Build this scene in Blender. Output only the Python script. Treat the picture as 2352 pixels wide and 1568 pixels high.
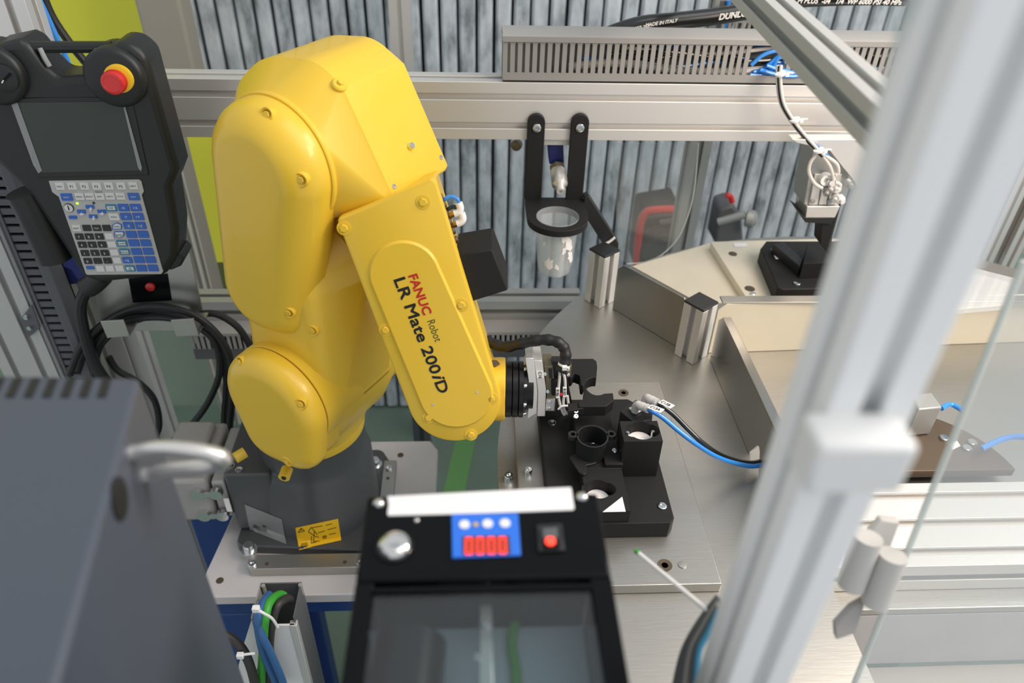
import bpy, bmesh, math, random
from mathutils import Vector, Matrix
from mathutils.bvhtree import BVHTree
random.seed(7)
for _o in list(bpy.data.objects): bpy.data.objects.remove(_o)
SC = bpy.context.scene
COL = SC.collection
V = Vector
# ------------------------------------------------------------------ camera
IMG_W, IMG_H, F_PX = 2352, 1568, 1750.0
PITCH, YAW, ROLL = math.radians(36.9), math.radians(3.5), math.radians(1.8)
EYE = V((0, 0, 1.02))
FWD = V((math.sin(YAW)*math.cos(PITCH), math.cos(YAW)*math.cos(PITCH), -math.sin(PITCH)))
_r = V((math.cos(YAW), -math.sin(YAW), 0)); _u = _r.cross(FWD)
RT = _r*math.cos(ROLL)+_u*math.sin(ROLL); UP = _u*math.cos(ROLL)-_r*math.sin(ROLL)
cam = bpy.data.cameras.new('camera'); camo = bpy.data.objects.new('camera', cam); COL.objects.link(camo)
cam.sensor_width = 36; cam.lens = F_PX/IMG_W*36; cam.clip_start = 0.01; cam.clip_end = 60
camo.matrix_world = Matrix(((RT.x, UP.x, -FWD.x, EYE.x), (RT.y, UP.y, -FWD.y, EYE.y), (RT.z, UP.z, -FWD.z, EYE.z), (0, 0, 0, 1)))
cam.dof.use_dof = True; cam.dof.focus_distance = 0.95; cam.dof.aperture_fstop = 4.6
SC.camera = camo
# ------------------------------------------------------------------ world, lights, exposure
SC.view_settings.view_transform = 'Standard'; SC.view_settings.look = 'None'; SC.view_settings.gamma = 1
SC.view_settings.use_curve_mapping = False
SC.view_settings.exposure = 0.0
w = bpy.data.worlds.new('hall_light'); SC.world = w; w.use_nodes = True
w.node_tree.nodes['Background'].inputs[0].default_value = (0.93, 0.96, 1.0, 1)
w.node_tree.nodes['Background'].inputs[1].default_value = 0.67
def area(name, loc, target, sx, sy, energy, col):
    l = bpy.data.lights.new(name, 'AREA'); l.shape = 'RECTANGLE'; l.size = sx; l.size_y = sy; l.energy = energy; l.color = col
    o = bpy.data.objects.new(name, l); COL.objects.link(o); o.location = loc
    o.rotation_euler = (V(target)-V(loc)).to_track_quat('-Z', 'Y').to_euler(); return o
area('ceiling_light_hall', (1.3, 0.1, 2.9), (0, 0.9, 0.4), 1.6, 2.6, 30, (1.0, 0.97, 0.92))
area('plank_fill_light', (2.2, 0.95, 2.3), (0.7, 2.0, 0.3), 1.0, 1.0, 27, (0.95, 0.98, 1.0))  # added fill from the right to brighten planks and robot, no ceiling fitting
area('station_lamp', (0.80, 0.45, 1.10), (0.55, 0.95, 0.32), 0.4, 0.4, 8.0, (1.0, 0.80, 0.62))
# ------------------------------------------------------------------ helpers
def ray(x, y): return FWD+RT*((x-1176)/F_PX)+UP*((784-y)/F_PX)
def pD(x, y, d): return EYE+ray(x, y)*d
def pZ(x, y, z): r = ray(x, y); return EYE+r*((z-EYE.z)/r.z)
def pY(x, y, Y): r = ray(x, y); return EYE+r*(Y/r.y)
def pX(x, y, X): r = ray(x, y); return EYE+r*(X/r.x)
def pP(x, y, o, n): r = ray(x, y); return EYE+r*((o-EYE).dot(n)/r.dot(n))
MATS = {}
def mat(name, col, rough=0.5, metal=0.0, bump=0.0, bscale=60.0, var=0.0, stretch=(1, 1, 1), emit=0.0, alpha=1.0, coat=0.0, spec=0.5):
    m = bpy.data.materials.new(name); m.use_nodes = True; nt = m.node_tree; b = nt.nodes['Principled BSDF']
    b.inputs['Base Color'].default_value = (*col, 1); b.inputs['Roughness'].default_value = rough; b.inputs['Metallic'].default_value = metal
    b.inputs['Coat Weight'].default_value = coat; b.inputs['Specular IOR Level'].default_value = spec
    if emit: b.inputs['Emission Color'].default_value = (*col, 1); b.inputs['Emission Strength'].default_value = emit
    if alpha < 1: b.inputs['Alpha'].default_value = alpha
    if bump or var:
        tc = nt.nodes.new('ShaderNodeTexCoord'); mp = nt.nodes.new('ShaderNodeMapping'); mp.inputs['Scale'].default_value = stretch
        nz = nt.nodes.new('ShaderNodeTexNoise'); nz.inputs['Scale'].default_value = bscale; nz.inputs['Detail'].default_value = 5
        nt.links.new(tc.outputs['Object'], mp.inputs[0]); nt.links.new(mp.outputs[0], nz.inputs['Vector'])
        if bump:
            bp = nt.nodes.new('ShaderNodeBump'); bp.inputs['Strength'].default_value = bump; bp.inputs['Distance'].default_value = 0.002
            nt.links.new(nz.outputs['Fac'], bp.inputs['Height']); nt.links.new(bp.outputs[0], b.inputs['Normal'])
        if var:
            mx = nt.nodes.new('ShaderNodeMixRGB'); mx.inputs[1].default_value = (*[c*(1-var) for c in col], 1); mx.inputs[2].default_value = (*[min(1, c*(1+var)) for c in col], 1)
            nt.links.new(nz.outputs['Fac'], mx.inputs[0]); nt.links.new(mx.outputs[0], b.inputs['Base Color'])
    MATS[name] = m; return m
def clear(name, tint, gloss=0.08, haze=0.0, hcol=(0.9, 0.93, 0.95), rough=0.03):
    m = bpy.data.materials.new(name); m.use_nodes = True; nt = m.node_tree; nt.nodes.clear()
    out = nt.nodes.new('ShaderNodeOutputMaterial'); t = nt.nodes.new('ShaderNodeBsdfTransparent'); t.inputs[0].default_value = (*tint, 1)
    g = nt.nodes.new('ShaderNodeBsdfGlossy'); g.inputs['Roughness'].default_value = rough
    lw = nt.nodes.new('ShaderNodeLayerWeight'); lw.inputs[0].default_value = 0.5; pw_ = nt.nodes.new('ShaderNodeMath'); pw_.operation = 'POWER'; pw_.inputs[1].default_value = 4.0; nt.links.new(lw.outputs['Facing'], pw_.inputs[0]); fr = nt.nodes.new('ShaderNodeMath'); fr.operation = 'MULTIPLY_ADD'; fr.inputs[1].default_value = 0.45; fr.inputs[2].default_value = 0.03; nt.links.new(pw_.outputs[0], fr.inputs[0])
    mx = nt.nodes.new('ShaderNodeMixShader'); nt.links.new(fr.outputs[0], mx.inputs[0])
    d = nt.nodes.new('ShaderNodeBsdfDiffuse'); d.inputs[0].default_value = (*hcol, 1)
    mh = nt.nodes.new('ShaderNodeMixShader'); mh.inputs[0].default_value = haze
    nt.links.new(t.outputs[0], mh.inputs[1]); nt.links.new(d.outputs[0], mh.inputs[2])
    nt.links.new(mh.outputs[0], mx.inputs[1]); nt.links.new(g.outputs[0], mx.inputs[2]); nt.links.new(mx.outputs[0], out.inputs[0])
    MATS[name] = m; return m
def wood(name):
    m = mat(name, (0.30, 0.33, 0.35), 0.8); nt = m.node_tree; b = nt.nodes['Principled BSDF']
    tc = nt.nodes.new('ShaderNodeTexCoord'); oi = nt.nodes.new('ShaderNodeObjectInfo'); ad = nt.nodes.new('ShaderNodeVectorMath'); ad.operation = 'MULTIPLY_ADD'
    ad.inputs[1].default_value = (9, 9, 3.4)
    nt.links.new(tc.outputs['Object'], ad.inputs[0]); 
    cb = nt.nodes.new('ShaderNodeCombineXYZ'); mu = nt.nodes.new('ShaderNodeMath'); mu.operation = 'MULTIPLY'; mu.inputs[1].default_value = 80
    nt.links.new(oi.outputs['Random'], mu.inputs[0]); nt.links.new(mu.outputs[0], cb.inputs[2]); nt.links.new(mu.outputs[0], cb.inputs[0]); nt.links.new(cb.outputs[0], ad.inputs[2])
    nz = nt.nodes.new('ShaderNodeTexNoise'); nz.inputs['Scale'].default_value = 2.6; nz.inputs['Detail'].default_value = 7; nz.inputs['Roughness'].default_value = 0.62
    nt.links.new(ad.outputs[0], nz.inputs['Vector'])
    cr = nt.nodes.new('ShaderNodeValToRGB'); e = cr.color_ramp.elements
    e[0].position = 0.33; e[0].color = (0.21, 0.24, 0.255, 1); e[1].position = 0.70; e[1].color = (0.70, 0.75, 0.80, 1)
    k = e.new(0.5); k.color = (0.50, 0.55, 0.59, 1)
    nt.links.new(nz.outputs['Fac'], cr.inputs[0]); nt.links.new(cr.outputs[0], b.inputs['Base Color']); return m
mat('yellow', (0.83, 0.545, 0.040), 0.36, coat=0.2, bump=0.02, bscale=900)
mat('base_grey', (0.068, 0.072, 0.076), 0.36, coat=0.1)
mat('alu', (0.77, 0.755, 0.73), 0.42, 0.65, bump=0.02, bscale=300)
mat('alu_bright', (0.82, 0.80, 0.77), 0.32, 0.8)
mat('alu_matt', (0.93, 0.94, 0.94), 0.6, 0.0)
mat('alu_mid', (0.50, 0.51, 0.50), 0.5, 0.3)
mat('alu_dull', (0.40, 0.41, 0.40), 0.5, 0.6)
mat('steel', (0.46, 0.45, 0.42), 0.38, 0.95, bump=0.05, bscale=40, var=0.08, stretch=(1, 14, 1))
mat('steel_mirror', (0.42, 0.41, 0.385), 0.22, 1.0, bump=0.02, bscale=20, var=0.06)
mat('zinc', (0.72, 0.75, 0.76), 0.22, 1.0)
mat('plate_white', (0.60, 0.58, 0.58), 0.55, 0.15, var=0.12, bscale=14, bump=0.02)
mat('plate_grey', (0.36, 0.345, 0.32), 0.4, 0.7, var=0.1, bscale=25)
mat('beige', (0.72, 0.66, 0.53), 0.45, 0.25, var=0.04, bscale=30)
mat('black', (0.014, 0.015, 0.016), 0.45, bump=0.02, bscale=800)
mat('black_matt', (0.014, 0.014, 0.014), 0.62, bump=0.04, bscale=600, spec=0.28)
mat('black_gloss', (0.006, 0.007, 0.008), 0.14, spec=0.10)
mat('black_anod', (0.012, 0.012, 0.014), 0.30, 0.4)
mat('pendant', (0.013, 0.015, 0.015), 0.42, bump=0.03, bscale=900)
mat('screen', (0.030, 0.042, 0.034), 0.16)
mat('dark_rubber', (0.010, 0.011, 0.012), 0.5)
mat('key_grey', (0.47, 0.47, 0.45), 0.5)
mat('key_white', (0.66, 0.67, 0.66), 0.45)
mat('key_black', (0.02, 0.021, 0.022), 0.4)
mat('key_blue', (0.035, 0.13, 0.50), 0.45)
mat('key_teal', (0.04, 0.22, 0.36), 0.45)
mat('led_green', (0.5, 1.0, 0.05), 0.4, emit=1.2)
mat('red', (0.62, 0.022, 0.022), 0.35, coat=0.3)
mat('red_dull', (0.30, 0.03, 0.02), 0.5)
mat('estop_yellow', (0.80, 0.52, 0.02), 0.5)
mat('ink_red', (0.55, 0.02, 0.015), 0.5)
mat('ink_black', (0.012, 0.012, 0.012), 0.5)
mat('ink_olive', (0.09, 0.10, 0.02), 0.5)
mat('ink_white', (0.78, 0.78, 0.76), 0.6)
mat('label_white', (0.80, 0.80, 0.79), 0.5)
mat('label_yellow', (0.88, 0.53, 0.015), 0.4)
mat('label_grey', (0.27, 0.28, 0.28), 0.4, 0.2, var=0.12, bscale=90)
mat('paper_white', (0.90, 0.88, 0.88), 0.7)
mat('duct_grey', (0.31, 0.305, 0.295), 0.5)
mat('duct_dark', (0.105, 0.11, 0.118), 0.5)
mat('cabinet', (0.075, 0.088, 0.115), 0.45, bump=0.03, bscale=400)
mat('blue_paint', (0.012, 0.045, 0.19), 0.4)
mat('blue_part', (0.014, 0.022, 0.14), 0.4)
mat('tube_blue', (0.035, 0.26, 0.76), 0.28, coat=0.3)
mat('tube_black', (0.010, 0.011, 0.012), 0.25, coat=0.3)
mat('cable_green', (0.045, 0.34, 0.035), 0.45)
mat('cable_blue', (0.035, 0.12, 0.30), 0.35)
mat('cable_grey', (0.035, 0.032, 0.032), 0.5)
mat('cable_white', (0.62, 0.60, 0.57), 0.5)
mat('plastic_white', (0.84, 0.84, 0.83), 0.4)
mat('fitting_grey', (0.55, 0.55, 0.54), 0.4)
mat('brass', (0.55, 0.33, 0.08), 0.3, 1.0)
mat('brown_metal', (0.16, 0.12, 0.085), 0.4, 0.7)
mat('khaki_metal', (0.20, 0.17, 0.11), 0.4, 0.6)
mat('lime', (0.74, 0.74, 0.06), 0.7)
mat('dark_green', (0.10, 0.13, 0.035), 0.7)
mat('wall_sage', (0.26, 0.33, 0.26), 0.7, var=0.2, bscale=4)
mat('post_beige', (0.33, 0.30, 0.25), 0.6)
mat('curtain', (0.62, 0.60, 0.55), 0.8)
mat('floor_green', (0.17, 0.24, 0.19), 0.35, var=0.3, bscale=3.5, coat=0.2)
mat('floor_line', (0.16, 0.36, 0.12), 0.4)
mat('gap_dark', (0.02, 0.022, 0.02), 0.9)
mat('display_blue', (0.02, 0.14, 0.62), 0.35, emit=0.35)
mat('digit_red', (1.0, 0.06, 0.03), 0.4, emit=1.5)
mat('digit_back', (0.10, 0.03, 0.02), 0.4)
mat('chrome', (0.80, 0.79, 0.77), 0.10, 1.0)
mat('hinge_grey', (0.55, 0.54, 0.52), 0.5)
mat('shelf_grey', (0.46, 0.43, 0.39), 0.5, 0.1, var=0.08, bscale=12)
mat('bin_brown', (0.10, 0.075, 0.075), 0.6)
mat('bag_red', (0.55, 0.07, 0.06), 0.5)
mat('tray_inner', (0.42, 0.50, 0.55), 0.4)
mat('connector', (0.36, 0.35, 0.34), 0.5, 0.2)
wood('planks')
clear('poly_clear', (0.95, 0.97, 0.97), haze=0.05)
clear('poly_door', (0.93, 0.95, 0.95), haze=0.20)
clear('poly_hazy', (0.90, 0.92, 0.92), haze=0.16)
clear('poly_edge', (0.75, 0.80, 0.78), haze=0.55, hcol=(0.85, 0.88, 0.86))
clear('cup_plastic', (0.90, 0.92, 0.92), haze=0.20)
clear('poly_shelf', (0.88, 0.90, 0.92), haze=0.22)
clear('glass_dark', (0.74, 0.79, 0.80), haze=0.02)
clear('cable_sheath_clear', (0.9, 0.9, 0.9), haze=0.2)

class G:
    def __init__(s): s.v = []; s.f = []
    def add(s, vs, fs):
        n = len(s.v); s.v += [V(p) for p in vs]; s.f += [[i+n for i in f] for f in fs]; return s
    def box(s, c, d, M=None):
        x, y, z = [k/2 for k in d]; c = V(c); R = M if M is not None else Matrix.Identity(3)
        vs = [c+R@V(p) for p in ((-x, -y, -z), (x, -y, -z), (x, y, -z), (-x, y, -z), (-x, -y, z), (x, -y, z), (x, y, z), (-x, y, z))]
        return s.add(vs, [(0, 3, 2, 1), (4, 5, 6, 7), (0, 1, 5, 4), (1, 2, 6, 5), (2, 3, 7, 6), (3, 0, 4, 7)])
    def bx(s, x0, x1, y0, y1, z0, z1): return s.box(((x0+x1)/2, (y0+y1)/2, (z0+z1)/2), (x1-x0, y1-y0, z1-z0))
    def rings(s, rs, cap0=True, cap1=True):
        n = len(rs[0]); vs = [p for r in rs for p in r]; fs = []
        for k in range(len(rs)-1):
            for i in range(n):
                j = (i+1) % n; fs.append((k*n+i, k*n+j, (k+1)*n+j, (k+1)*n+i))
        if cap0: fs.append(tuple(range(n-1, -1, -1)))
        if cap1: fs.append(tuple(range((len(rs)-1)*n, len(rs)*n)))
        return s.add(vs, fs)
    def poly(s, pts, vec):
        pts = [V(p) for p in pts]; vec = V(vec); return s.rings([pts, [p+vec for p in pts]])
    def lathe(s, prof, o, ax, n=28, cap0=True, cap1=True, ph=0.0):
        o = V(o); ax = V(ax).normalized(); a = ax.orthogonal().normalized(); b = ax.cross(a)
        return s.rings([[o+ax*h+(a*math.cos(ph+2*math.pi*i/n)+b*math.sin(ph+2*math.pi*i/n))*max(r, 1e-5) for i in range(n)] for r, h in prof], cap0, cap1)
    def cyl(s, p0, p1, r, r1=None, n=20):
        p0 = V(p0); p1 = V(p1); L = (p1-p0).length; return s.lathe([(r, 0), (r if r1 is None else r1, L)], p0, p1-p0, n)
    def tube(s, pts, r, n=10, sub=5, closed=False):
        P = spline([V(p) for p in pts], sub) if sub > 1 else [V(p) for p in pts]; rs = []; prev = None
        for i, p in enumerate(P):
            t = (P[min(i+1, len(P)-1)]-P[max(i-1, 0)]).normalized()
            a = t.orthogonal().normalized() if prev is None else (prev-t*prev.dot(t)).normalized()
            prev = a; b = t.cross(a); rs.append([p+(a*math.cos(2*math.pi*k/n)+b*math.sin(2*math.pi*k/n))*r for k in range(n)])
        return s.rings(rs)
    def hl(s, secs, o, u, v, wv, n=72):
        rs = []
        for circ, d, ins in secs:
            ring = []
            for i in range(n):
                t = 2*math.pi*(i+0.5)/n; c, q = math.cos(t), math.sin(t)
                best = max(circ, key=lambda k: k[0]*c+k[1]*q+k[2]); r = max(best[2]-ins, 0.0008)
                ring.append(o+u*(best[0]+c*r)+v*(best[1]+q*r)+wv*d)
            rs.append(ring)
        return s.rings(rs)
def spline(P, sub):
    if len(P) < 3: return P
    out = []
    for i in range(len(P)-1):
        a = P[max(i-1, 0)]; b = P[i]; c = P[i+1]; d = P[min(i+2, len(P)-1)]
        for k in range(sub):
            t = k/sub; out.append(0.5*((2*b)+(c-a)*t+(2*a-5*b+4*c-d)*t*t+(3*b-a-3*c+d)*t*t*t))
    return out+[P[-1]]
WORLD = {}
def origin_of(o):
    p = V((0, 0, 0))
    while o is not None: p = p+o.location; o = o.parent
    return p
def ob(name, g, m, parent=None, smooth=35, bevel=0.0, label=None, cat=None, group=None, kind=None, seg=2):
    me = bpy.data.meshes.new(name)
    if parent is None:
        xs = [p.x for p in g.v]; ys = [p.y for p in g.v]; zs = [p.z for p in g.v]
        org = V(((min(xs)+max(xs))/2, (min(ys)+max(ys))/2, min(zs)))
    else: org = origin_of(parent)
    me.from_pydata([tuple(p-org) for p in g.v], [], g.f)
    bm = bmesh.new(); bm.from_mesh(me); bmesh.ops.recalc_face_normals(bm, faces=bm.faces)
    bm.to_mesh(me); bm.free()
    if smooth:
        me.polygons.foreach_set('use_smooth', [True]*len(me.polygons)); me.set_sharp_from_angle(angle=math.radians(smooth))
    me.materials.append(MATS[m])
    o = bpy.data.objects.new(name, me); COL.objects.link(o); o.parent = parent
    if parent is None: o.location = org
    if bevel:
        b = o.modifiers.new('bevel', 'BEVEL'); b.width = bevel; b.segments = seg; b.limit_method = 'ANGLE'; b.angle_limit = math.radians(40)
    WORLD[o.name] = g
    tag(o, label, cat, group, kind); return o
def tag(o, label=None, cat=None, group=None, kind=None):
    if label: o['label'] = label
    if cat: o['category'] = cat
    if group: o['group'] = group
    if kind: o['kind'] = kind
    return o
def thing(name, label, cat, loc=(0, 0, 0), group=None, kind=None):
    o = bpy.data.objects.new(name, None); COL.objects.link(o); o.location = loc; o.empty_display_size = 0.02
    return tag(o, label, cat, group, kind)
def copies(src, name, parent, offs):
    """linked copies of one part (shared mesh), moved by offsets"""
    for d in offs:
        c = src.copy(); c.name = name; COL.objects.link(c); c.parent = parent; c.location = src.location+V(d)
def bvh(objs):
    v = []; f = []
    for o in objs:
        g = WORLD[o.name]; n = len(v); v += g.v; f += [[i+n for i in q] for q in g.f]
    return BVHTree.FromPolygons(v, f)
def hit(T, x, y):
    h = T.ray_cast(EYE, ray(x, y).normalized()); 
    return (h[0], (h[1] if h[1].dot(ray(x, y)) < 0 else -h[1])) if h[0] is not None else (None, None)
def bolt(g, p, n, r, h, hexa=True, washer=0.0):
    n = V(n).normalized(); p = V(p)
    if washer: g.lathe([(washer, 0), (washer, r*0.25)], p, n, 18); p = p+n*r*0.25
    g.lathe([(r, 0), (r, h*0.8), (r*0.85, h)], p, n, 6 if hexa else 16)
def socket(parent, name, p, n, r, h, m='zinc', washer=0.0):
    """socket head screw: knurled head plus a dark hexagon in its top"""
    g = G(); n = V(n).normalized(); p = V(p)
    if washer: g.lathe([(washer, 0), (washer, r*0.3)], p, n, 20); p = p+n*r*0.3
    g.lathe([(r, 0), (r, h*0.85), (r*0.88, h), (r*0.52, h), (r*0.5, h*0.55)], p, n, 18)
    return ob(name, g, m, parent)
def glyphs(s, size, o, xd, yd, bold=0.0, sx=1.0, align='LEFT', space=1.0, ext=0.0, shear=0.0):
    """lettering as a G mesh lying in the plane of xd, yd"""
    c = bpy.data.curves.new('t', 'FONT'); c.body = s; c.size = size; c.align_x = align; c.align_y = 'BOTTOM_BASELINE'; c.space_character = space; c.extrude = ext; c.shear = shear
    c.resolution_u = 3
    t = bpy.data.objects.new('t', c); COL.objects.link(t); me = t.to_mesh()
    xd = V(xd).normalized(); yd = V(yd).normalized(); nd = xd.cross(yd); o = V(o)
    g = G(); sh_ = [(0, 0)] if not bold else [(bold*math.cos(k*math.pi/3), bold*math.sin(k*math.pi/3)) for k in range(6)]
    for kk, (ox, oy) in enumerate(sh_):
        g.add([o+xd*(p.co.x*sx+ox)+yd*(p.co.y+oy)+nd*(p.co.z+kk*0.00002) for p in me.vertices], [tuple(q.vertices) for q in me.polygons])
    t.to_mesh_clear(); bpy.data.objects.remove(t); bpy.data.curves.remove(c); return g
def merge(*gs):
    r = G()
    for g in gs: r.add(g.v, g.f)
    return r
def quadpatch(c, nx, ny, fn):
    """grid patch over a quad of picture corners, each vertex put by fn(x, y)"""
    g = G(); vs = []
    for j in range(ny+1):
        for i in range(nx+1):
            s, t = i/nx, j/ny
            x = (c[0][0]*(1-s)+c[1][0]*s)*(1-t)+(c[3][0]*(1-s)+c[2][0]*s)*t
            y = (c[0][1]*(1-s)+c[1][1]*s)*(1-t)+(c[3][1]*(1-s)+c[2][1]*s)*t
            vs.append(fn(x, y))
    return g.add(vs, [(j*(nx+1)+i, j*(nx+1)+i+1, (j+1)*(nx+1)+i+1, (j+1)*(nx+1)+i) for j in range(ny) for i in range(nx)])
def alu_section(w, h, pitch=0.045, go=0.010, gd=0.009, sides='NESW'):
    """outline of a T-slot aluminium section, w by h, with one slot for each pitch"""
    def run(L, on):
        if not on: return []
        k = max(1, round(L/pitch)); out = []
        for i in range(k):
            c = L*(i+0.5)/k; q = go/2
            out += [(c-q, 0), (c-q, 0.003), (c-q*1.7, 0.0035), (c-q*1.7, gd), (c+q*1.7, gd), (c+q*1.7, 0.0035), (c+q, 0.003), (c+q, 0)]
        return out
    P = [(-w/2, -h/2)]+[(-w/2+a, -h/2+d) for a, d in run(w, 'S' in sides)]
    P += [(w/2, -h/2)]+[(w/2-d, -h/2+a) for a, d in run(h, 'E' in sides)]
    P += [(w/2, h/2)]+[(w/2-a, h/2-d) for a, d in run(w, 'N' in sides)]
    P += [(-w/2, h/2)]+[(-w/2+d, h/2-a) for a, d in run(h, 'W' in sides)]
    return P
def alu(p0, p1, w, h, up, sides='NESW', pitch=0.045, go=0.010):
    p0 = V(p0); p1 = V(p1); t = (p1-p0).normalized(); up = V(up); up = (up-t*up.dot(t)).normalized(); sd = up.cross(t)
    g = G(); S = alu_section(w, h, pitch, go, sides=sides)
    return g.rings([[p0+sd*a+up*b for a, b in S], [p1+sd*a+up*b for a, b in S]])
# ------------------------------------------------------------------ the hall: floor, walls
WY = 2.1
ob('floor', G().bx(-3, 3.5, -1, 4, -0.95, -0.85), 'floor_green', kind='structure', label='green painted hall floor far below the machine', cat='floor')
wx0 = pY(432, 120, WY).x; wx1 = 1.75
wall = thing('wall_back', 'wall of upright weathered grey wooden planks behind the machine', 'wall', (0, WY, -0.85), kind='structure')
ob('backing', G().bx(wx0, wx1, WY+0.012, WY+0.05, -0.85, 2.2), 'gap_dark', wall)
pw = 0.0475; n = int((wx1-wx0)/pw)
prot = []
for k in range(4):
    g = G(); ww = pw*(0.80+0.03*k)
    g.poly([V((-ww/2, WY-0.004, -0.84)), V((-ww/2+0.006, WY-0.012, -0.84)), V((ww/2-0.006, WY-0.012, -0.84)), V((ww/2, WY-0.004, -0.84)), V((ww/2, WY+0.012, -0.84)), V((-ww/2, WY+0.012, -0.84))], (0, 0, 3.0))
    prot.append(g)
src = [ob('plank', g, 'planks', wall) for g in prot]
for k, o in enumerate(src): o.location.x = wx0+pw*(k+0.5)
for k in range(4, n):
    c = src[k % 4].copy(); c.name = 'plank'; COL.objects.link(c); c.parent = wall; c.location = (wx0+pw*(k+0.5), 0, 0)
xl = pY(318, 60, WY).x
ob('wall_left', G().bx(-2.2, wx0-0.005, WY+0.01, WY+0.05, -0.10, 2.2), 'lime', kind='structure', label='lime green wall panel behind the teach pendant', cat='wall')
ob('trim_1', G().bx(-2.2, wx0-0.005, WY+0.01, WY+0.05, -0.85, -0.10), 'wall_sage', kind='structure', label='sage green lower wall band left of the robot', cat='wall')
ob('trim_2', G().bx(pY(322, 60, 1.9).x, pY(425, 60, 1.9).x, 1.9, 1.98, -0.85, 2.0), 'post_beige', kind='structure', bevel=0.008, label='beige upright post between lime wall and grey planks', cat='post')
g = G(); xa, xb = pY(385, 500, 1.75).x, pY(445, 500, 1.75).x
pts = [V((xa+(xb-xa)*i/16, 1.75+0.012*math.sin(i*1.4), 0)) for i in range(17)]
g.rings([[p+V((0, 0, -0.6)) for p in pts]+[p+V((0, 0.004, -0.6)) for p in reversed(pts)], [p+V((0, 0, 0.25)) for p in pts]+[p+V((0, 0.004, 0.25)) for p in reversed(pts)]])
ob('strip_curtain', g, 'curtain', label='pale hanging strip curtain left of the yellow robot', cat='curtain')

ob('lime_screen', G().bx(pY(462, 450, 1.6).x, pY(540, 450, 1.6).x, 1.6, 1.61, pY(470, 602, 1.6).z, 0.42), 'lime', label='lime green screen strip beside the left flank of the robot', cat='screen')
ob('screen_base', G().bx(pY(462, 450, 1.6).x, pY(540, 450, 1.6).x, 1.6, 1.61, -0.85, pY(470, 602, 1.6).z-0.001), 'dark_green', label='dark green panel below the lime screen strip', cat='panel')
# ------------------------------------------------------------------ rear frame of the cell
BY = 1.15
o = alu((-1.05, BY+0.0225, 0.598), (0.66, BY+0.0225, 0.598), 0.045, 0.09, (0, 0, 1))
beam = thing('profile_beam', 'double slotted aluminium beam running across behind the yellow robot', 'beam', (0, BY+0.0225, 0.553))
ob('extrusion', o, 'alu', beam, smooth=20, bevel=0.0006)
ob('end_cap', G().bx(0.660, 0.668, BY, BY+0.045, 0.553, 0.643), 'black', beam, bevel=0.002)
ob('profile_beam', alu((-0.55, 1.2, 0.205), (0.20, 1.2, 0.205), 0.045, 0.045, (0, 0, 1)), 'alu_dull', smooth=20, label='low aluminium frame bar behind the robot, under the plank wall', cat='beam')
# low slotted duct behind the robot
ld = thing('cable_duct', 'low grey slotted cable duct lying behind the robot waist', 'cable duct', (0, 1.15, 0.15))
ob('channel', G().bx(-0.52, 0.16, 1.14, 1.175, 0.125, 0.150), 'duct_dark', ld)
ob('lid', G().bx(-0.52, 0.16, 1.137, 1.178, 0.180, 0.186), 'duct_grey', ld)
f0 = ob('finger', G().bx(-0.52, -0.5145, 1.138, 1.141, 0.150, 0.180), 'duct_grey', ld)
copies(f0, 'finger', ld, [(0.0095*i, 0, 0) for i in range(1, 71)])
ob('backing', G().bx(-0.52, 0.16, 1.172, 1.175, 0.150, 0.180), 'duct_dark', ld)
# left upright
xr = pY(96, 0, 1.165).x
ob('profile_post', alu((xr-0.045, 1.1425, -0.85), (xr-0.045, 1.1425, 1.4), 0.09, 0.045, (0, 1, 0)), 'alu', smooth=20, bevel=0.0006, label='wide slotted aluminium corner post at the far left', cat='post')
dx1 = pY(150, 690, 1.03).x; dx0 = pY(80, 690, 1.03).x
vd = thing('cable_duct', 'upright dark grey slotted cable duct beside the left post', 'cable duct', ((dx0+dx1)/2, 1.05, -0.3))
ob('lid', G().bx((dx0+dx1)/2+0.008, dx1, 1.022, 1.06, -0.85, 0.62), 'duct_dark', vd, bevel=0.002)
ob('side_wall', G().bx(dx0, dx0+0.0045, 1.028, 1.06, -0.85, 0.62), 'duct_dark', vd)
ob('side_wall', G().bx((dx0+dx1)/2+0.004, (dx0+dx1)/2+0.0085, 1.028, 1.06, -0.85, 0.62), 'duct_dark', vd)
ob('backing', G().bx(dx0, dx1, 1.056, 1.06, -0.85, 0.62), 'black_matt', vd)
f0 = ob('finger', G().bx(dx0+0.004, (dx0+dx1)/2+0.006, 1.030, 1.034, 0.60, 0.6098), 'duct_dark', vd)
copies(f0, 'finger', vd, [(0, 0, -0.0148*i) for i in range(1, 62)])
fr_ = pY(60, 690, 1.035).x
ob('profile_post', alu((fr_-0.045, 1.0575, -0.85), (fr_-0.045, 1.0575, 0.62), 0.09, 0.045, (0, 1, 0)), 'alu_mid', smooth=20, bevel=0.0006, label='grey slotted upright at the left edge beside the slotted duct', cat='post')
ob('light_strip', G().bx(dx0-0.010, dx0-0.005, 1.03, 1.06, -0.85, 0.62), 'cable_sheath_clear', label='pale translucent strip along the upright slotted duct', cat='strip')
br = thing('corner_bracket', 'dark angle bracket with two bolts on the left post', 'bracket', pY(68, 735, 1.02))
ob('plate', G().poly([pY(x, y, 1.028) for x, y in ((45, 735), (72, 700), (92, 752), (66, 775))], (0, 0.02, 0)), 'duct_dark', br, bevel=0.001)
for x, y in ((62, 726), (70, 750)):
    gg = G(); bolt(gg, pY(x, y, 1.028), (0, -1, 0), 0.0045, 0.006); ob('bolt', gg, 'zinc', br)
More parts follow.
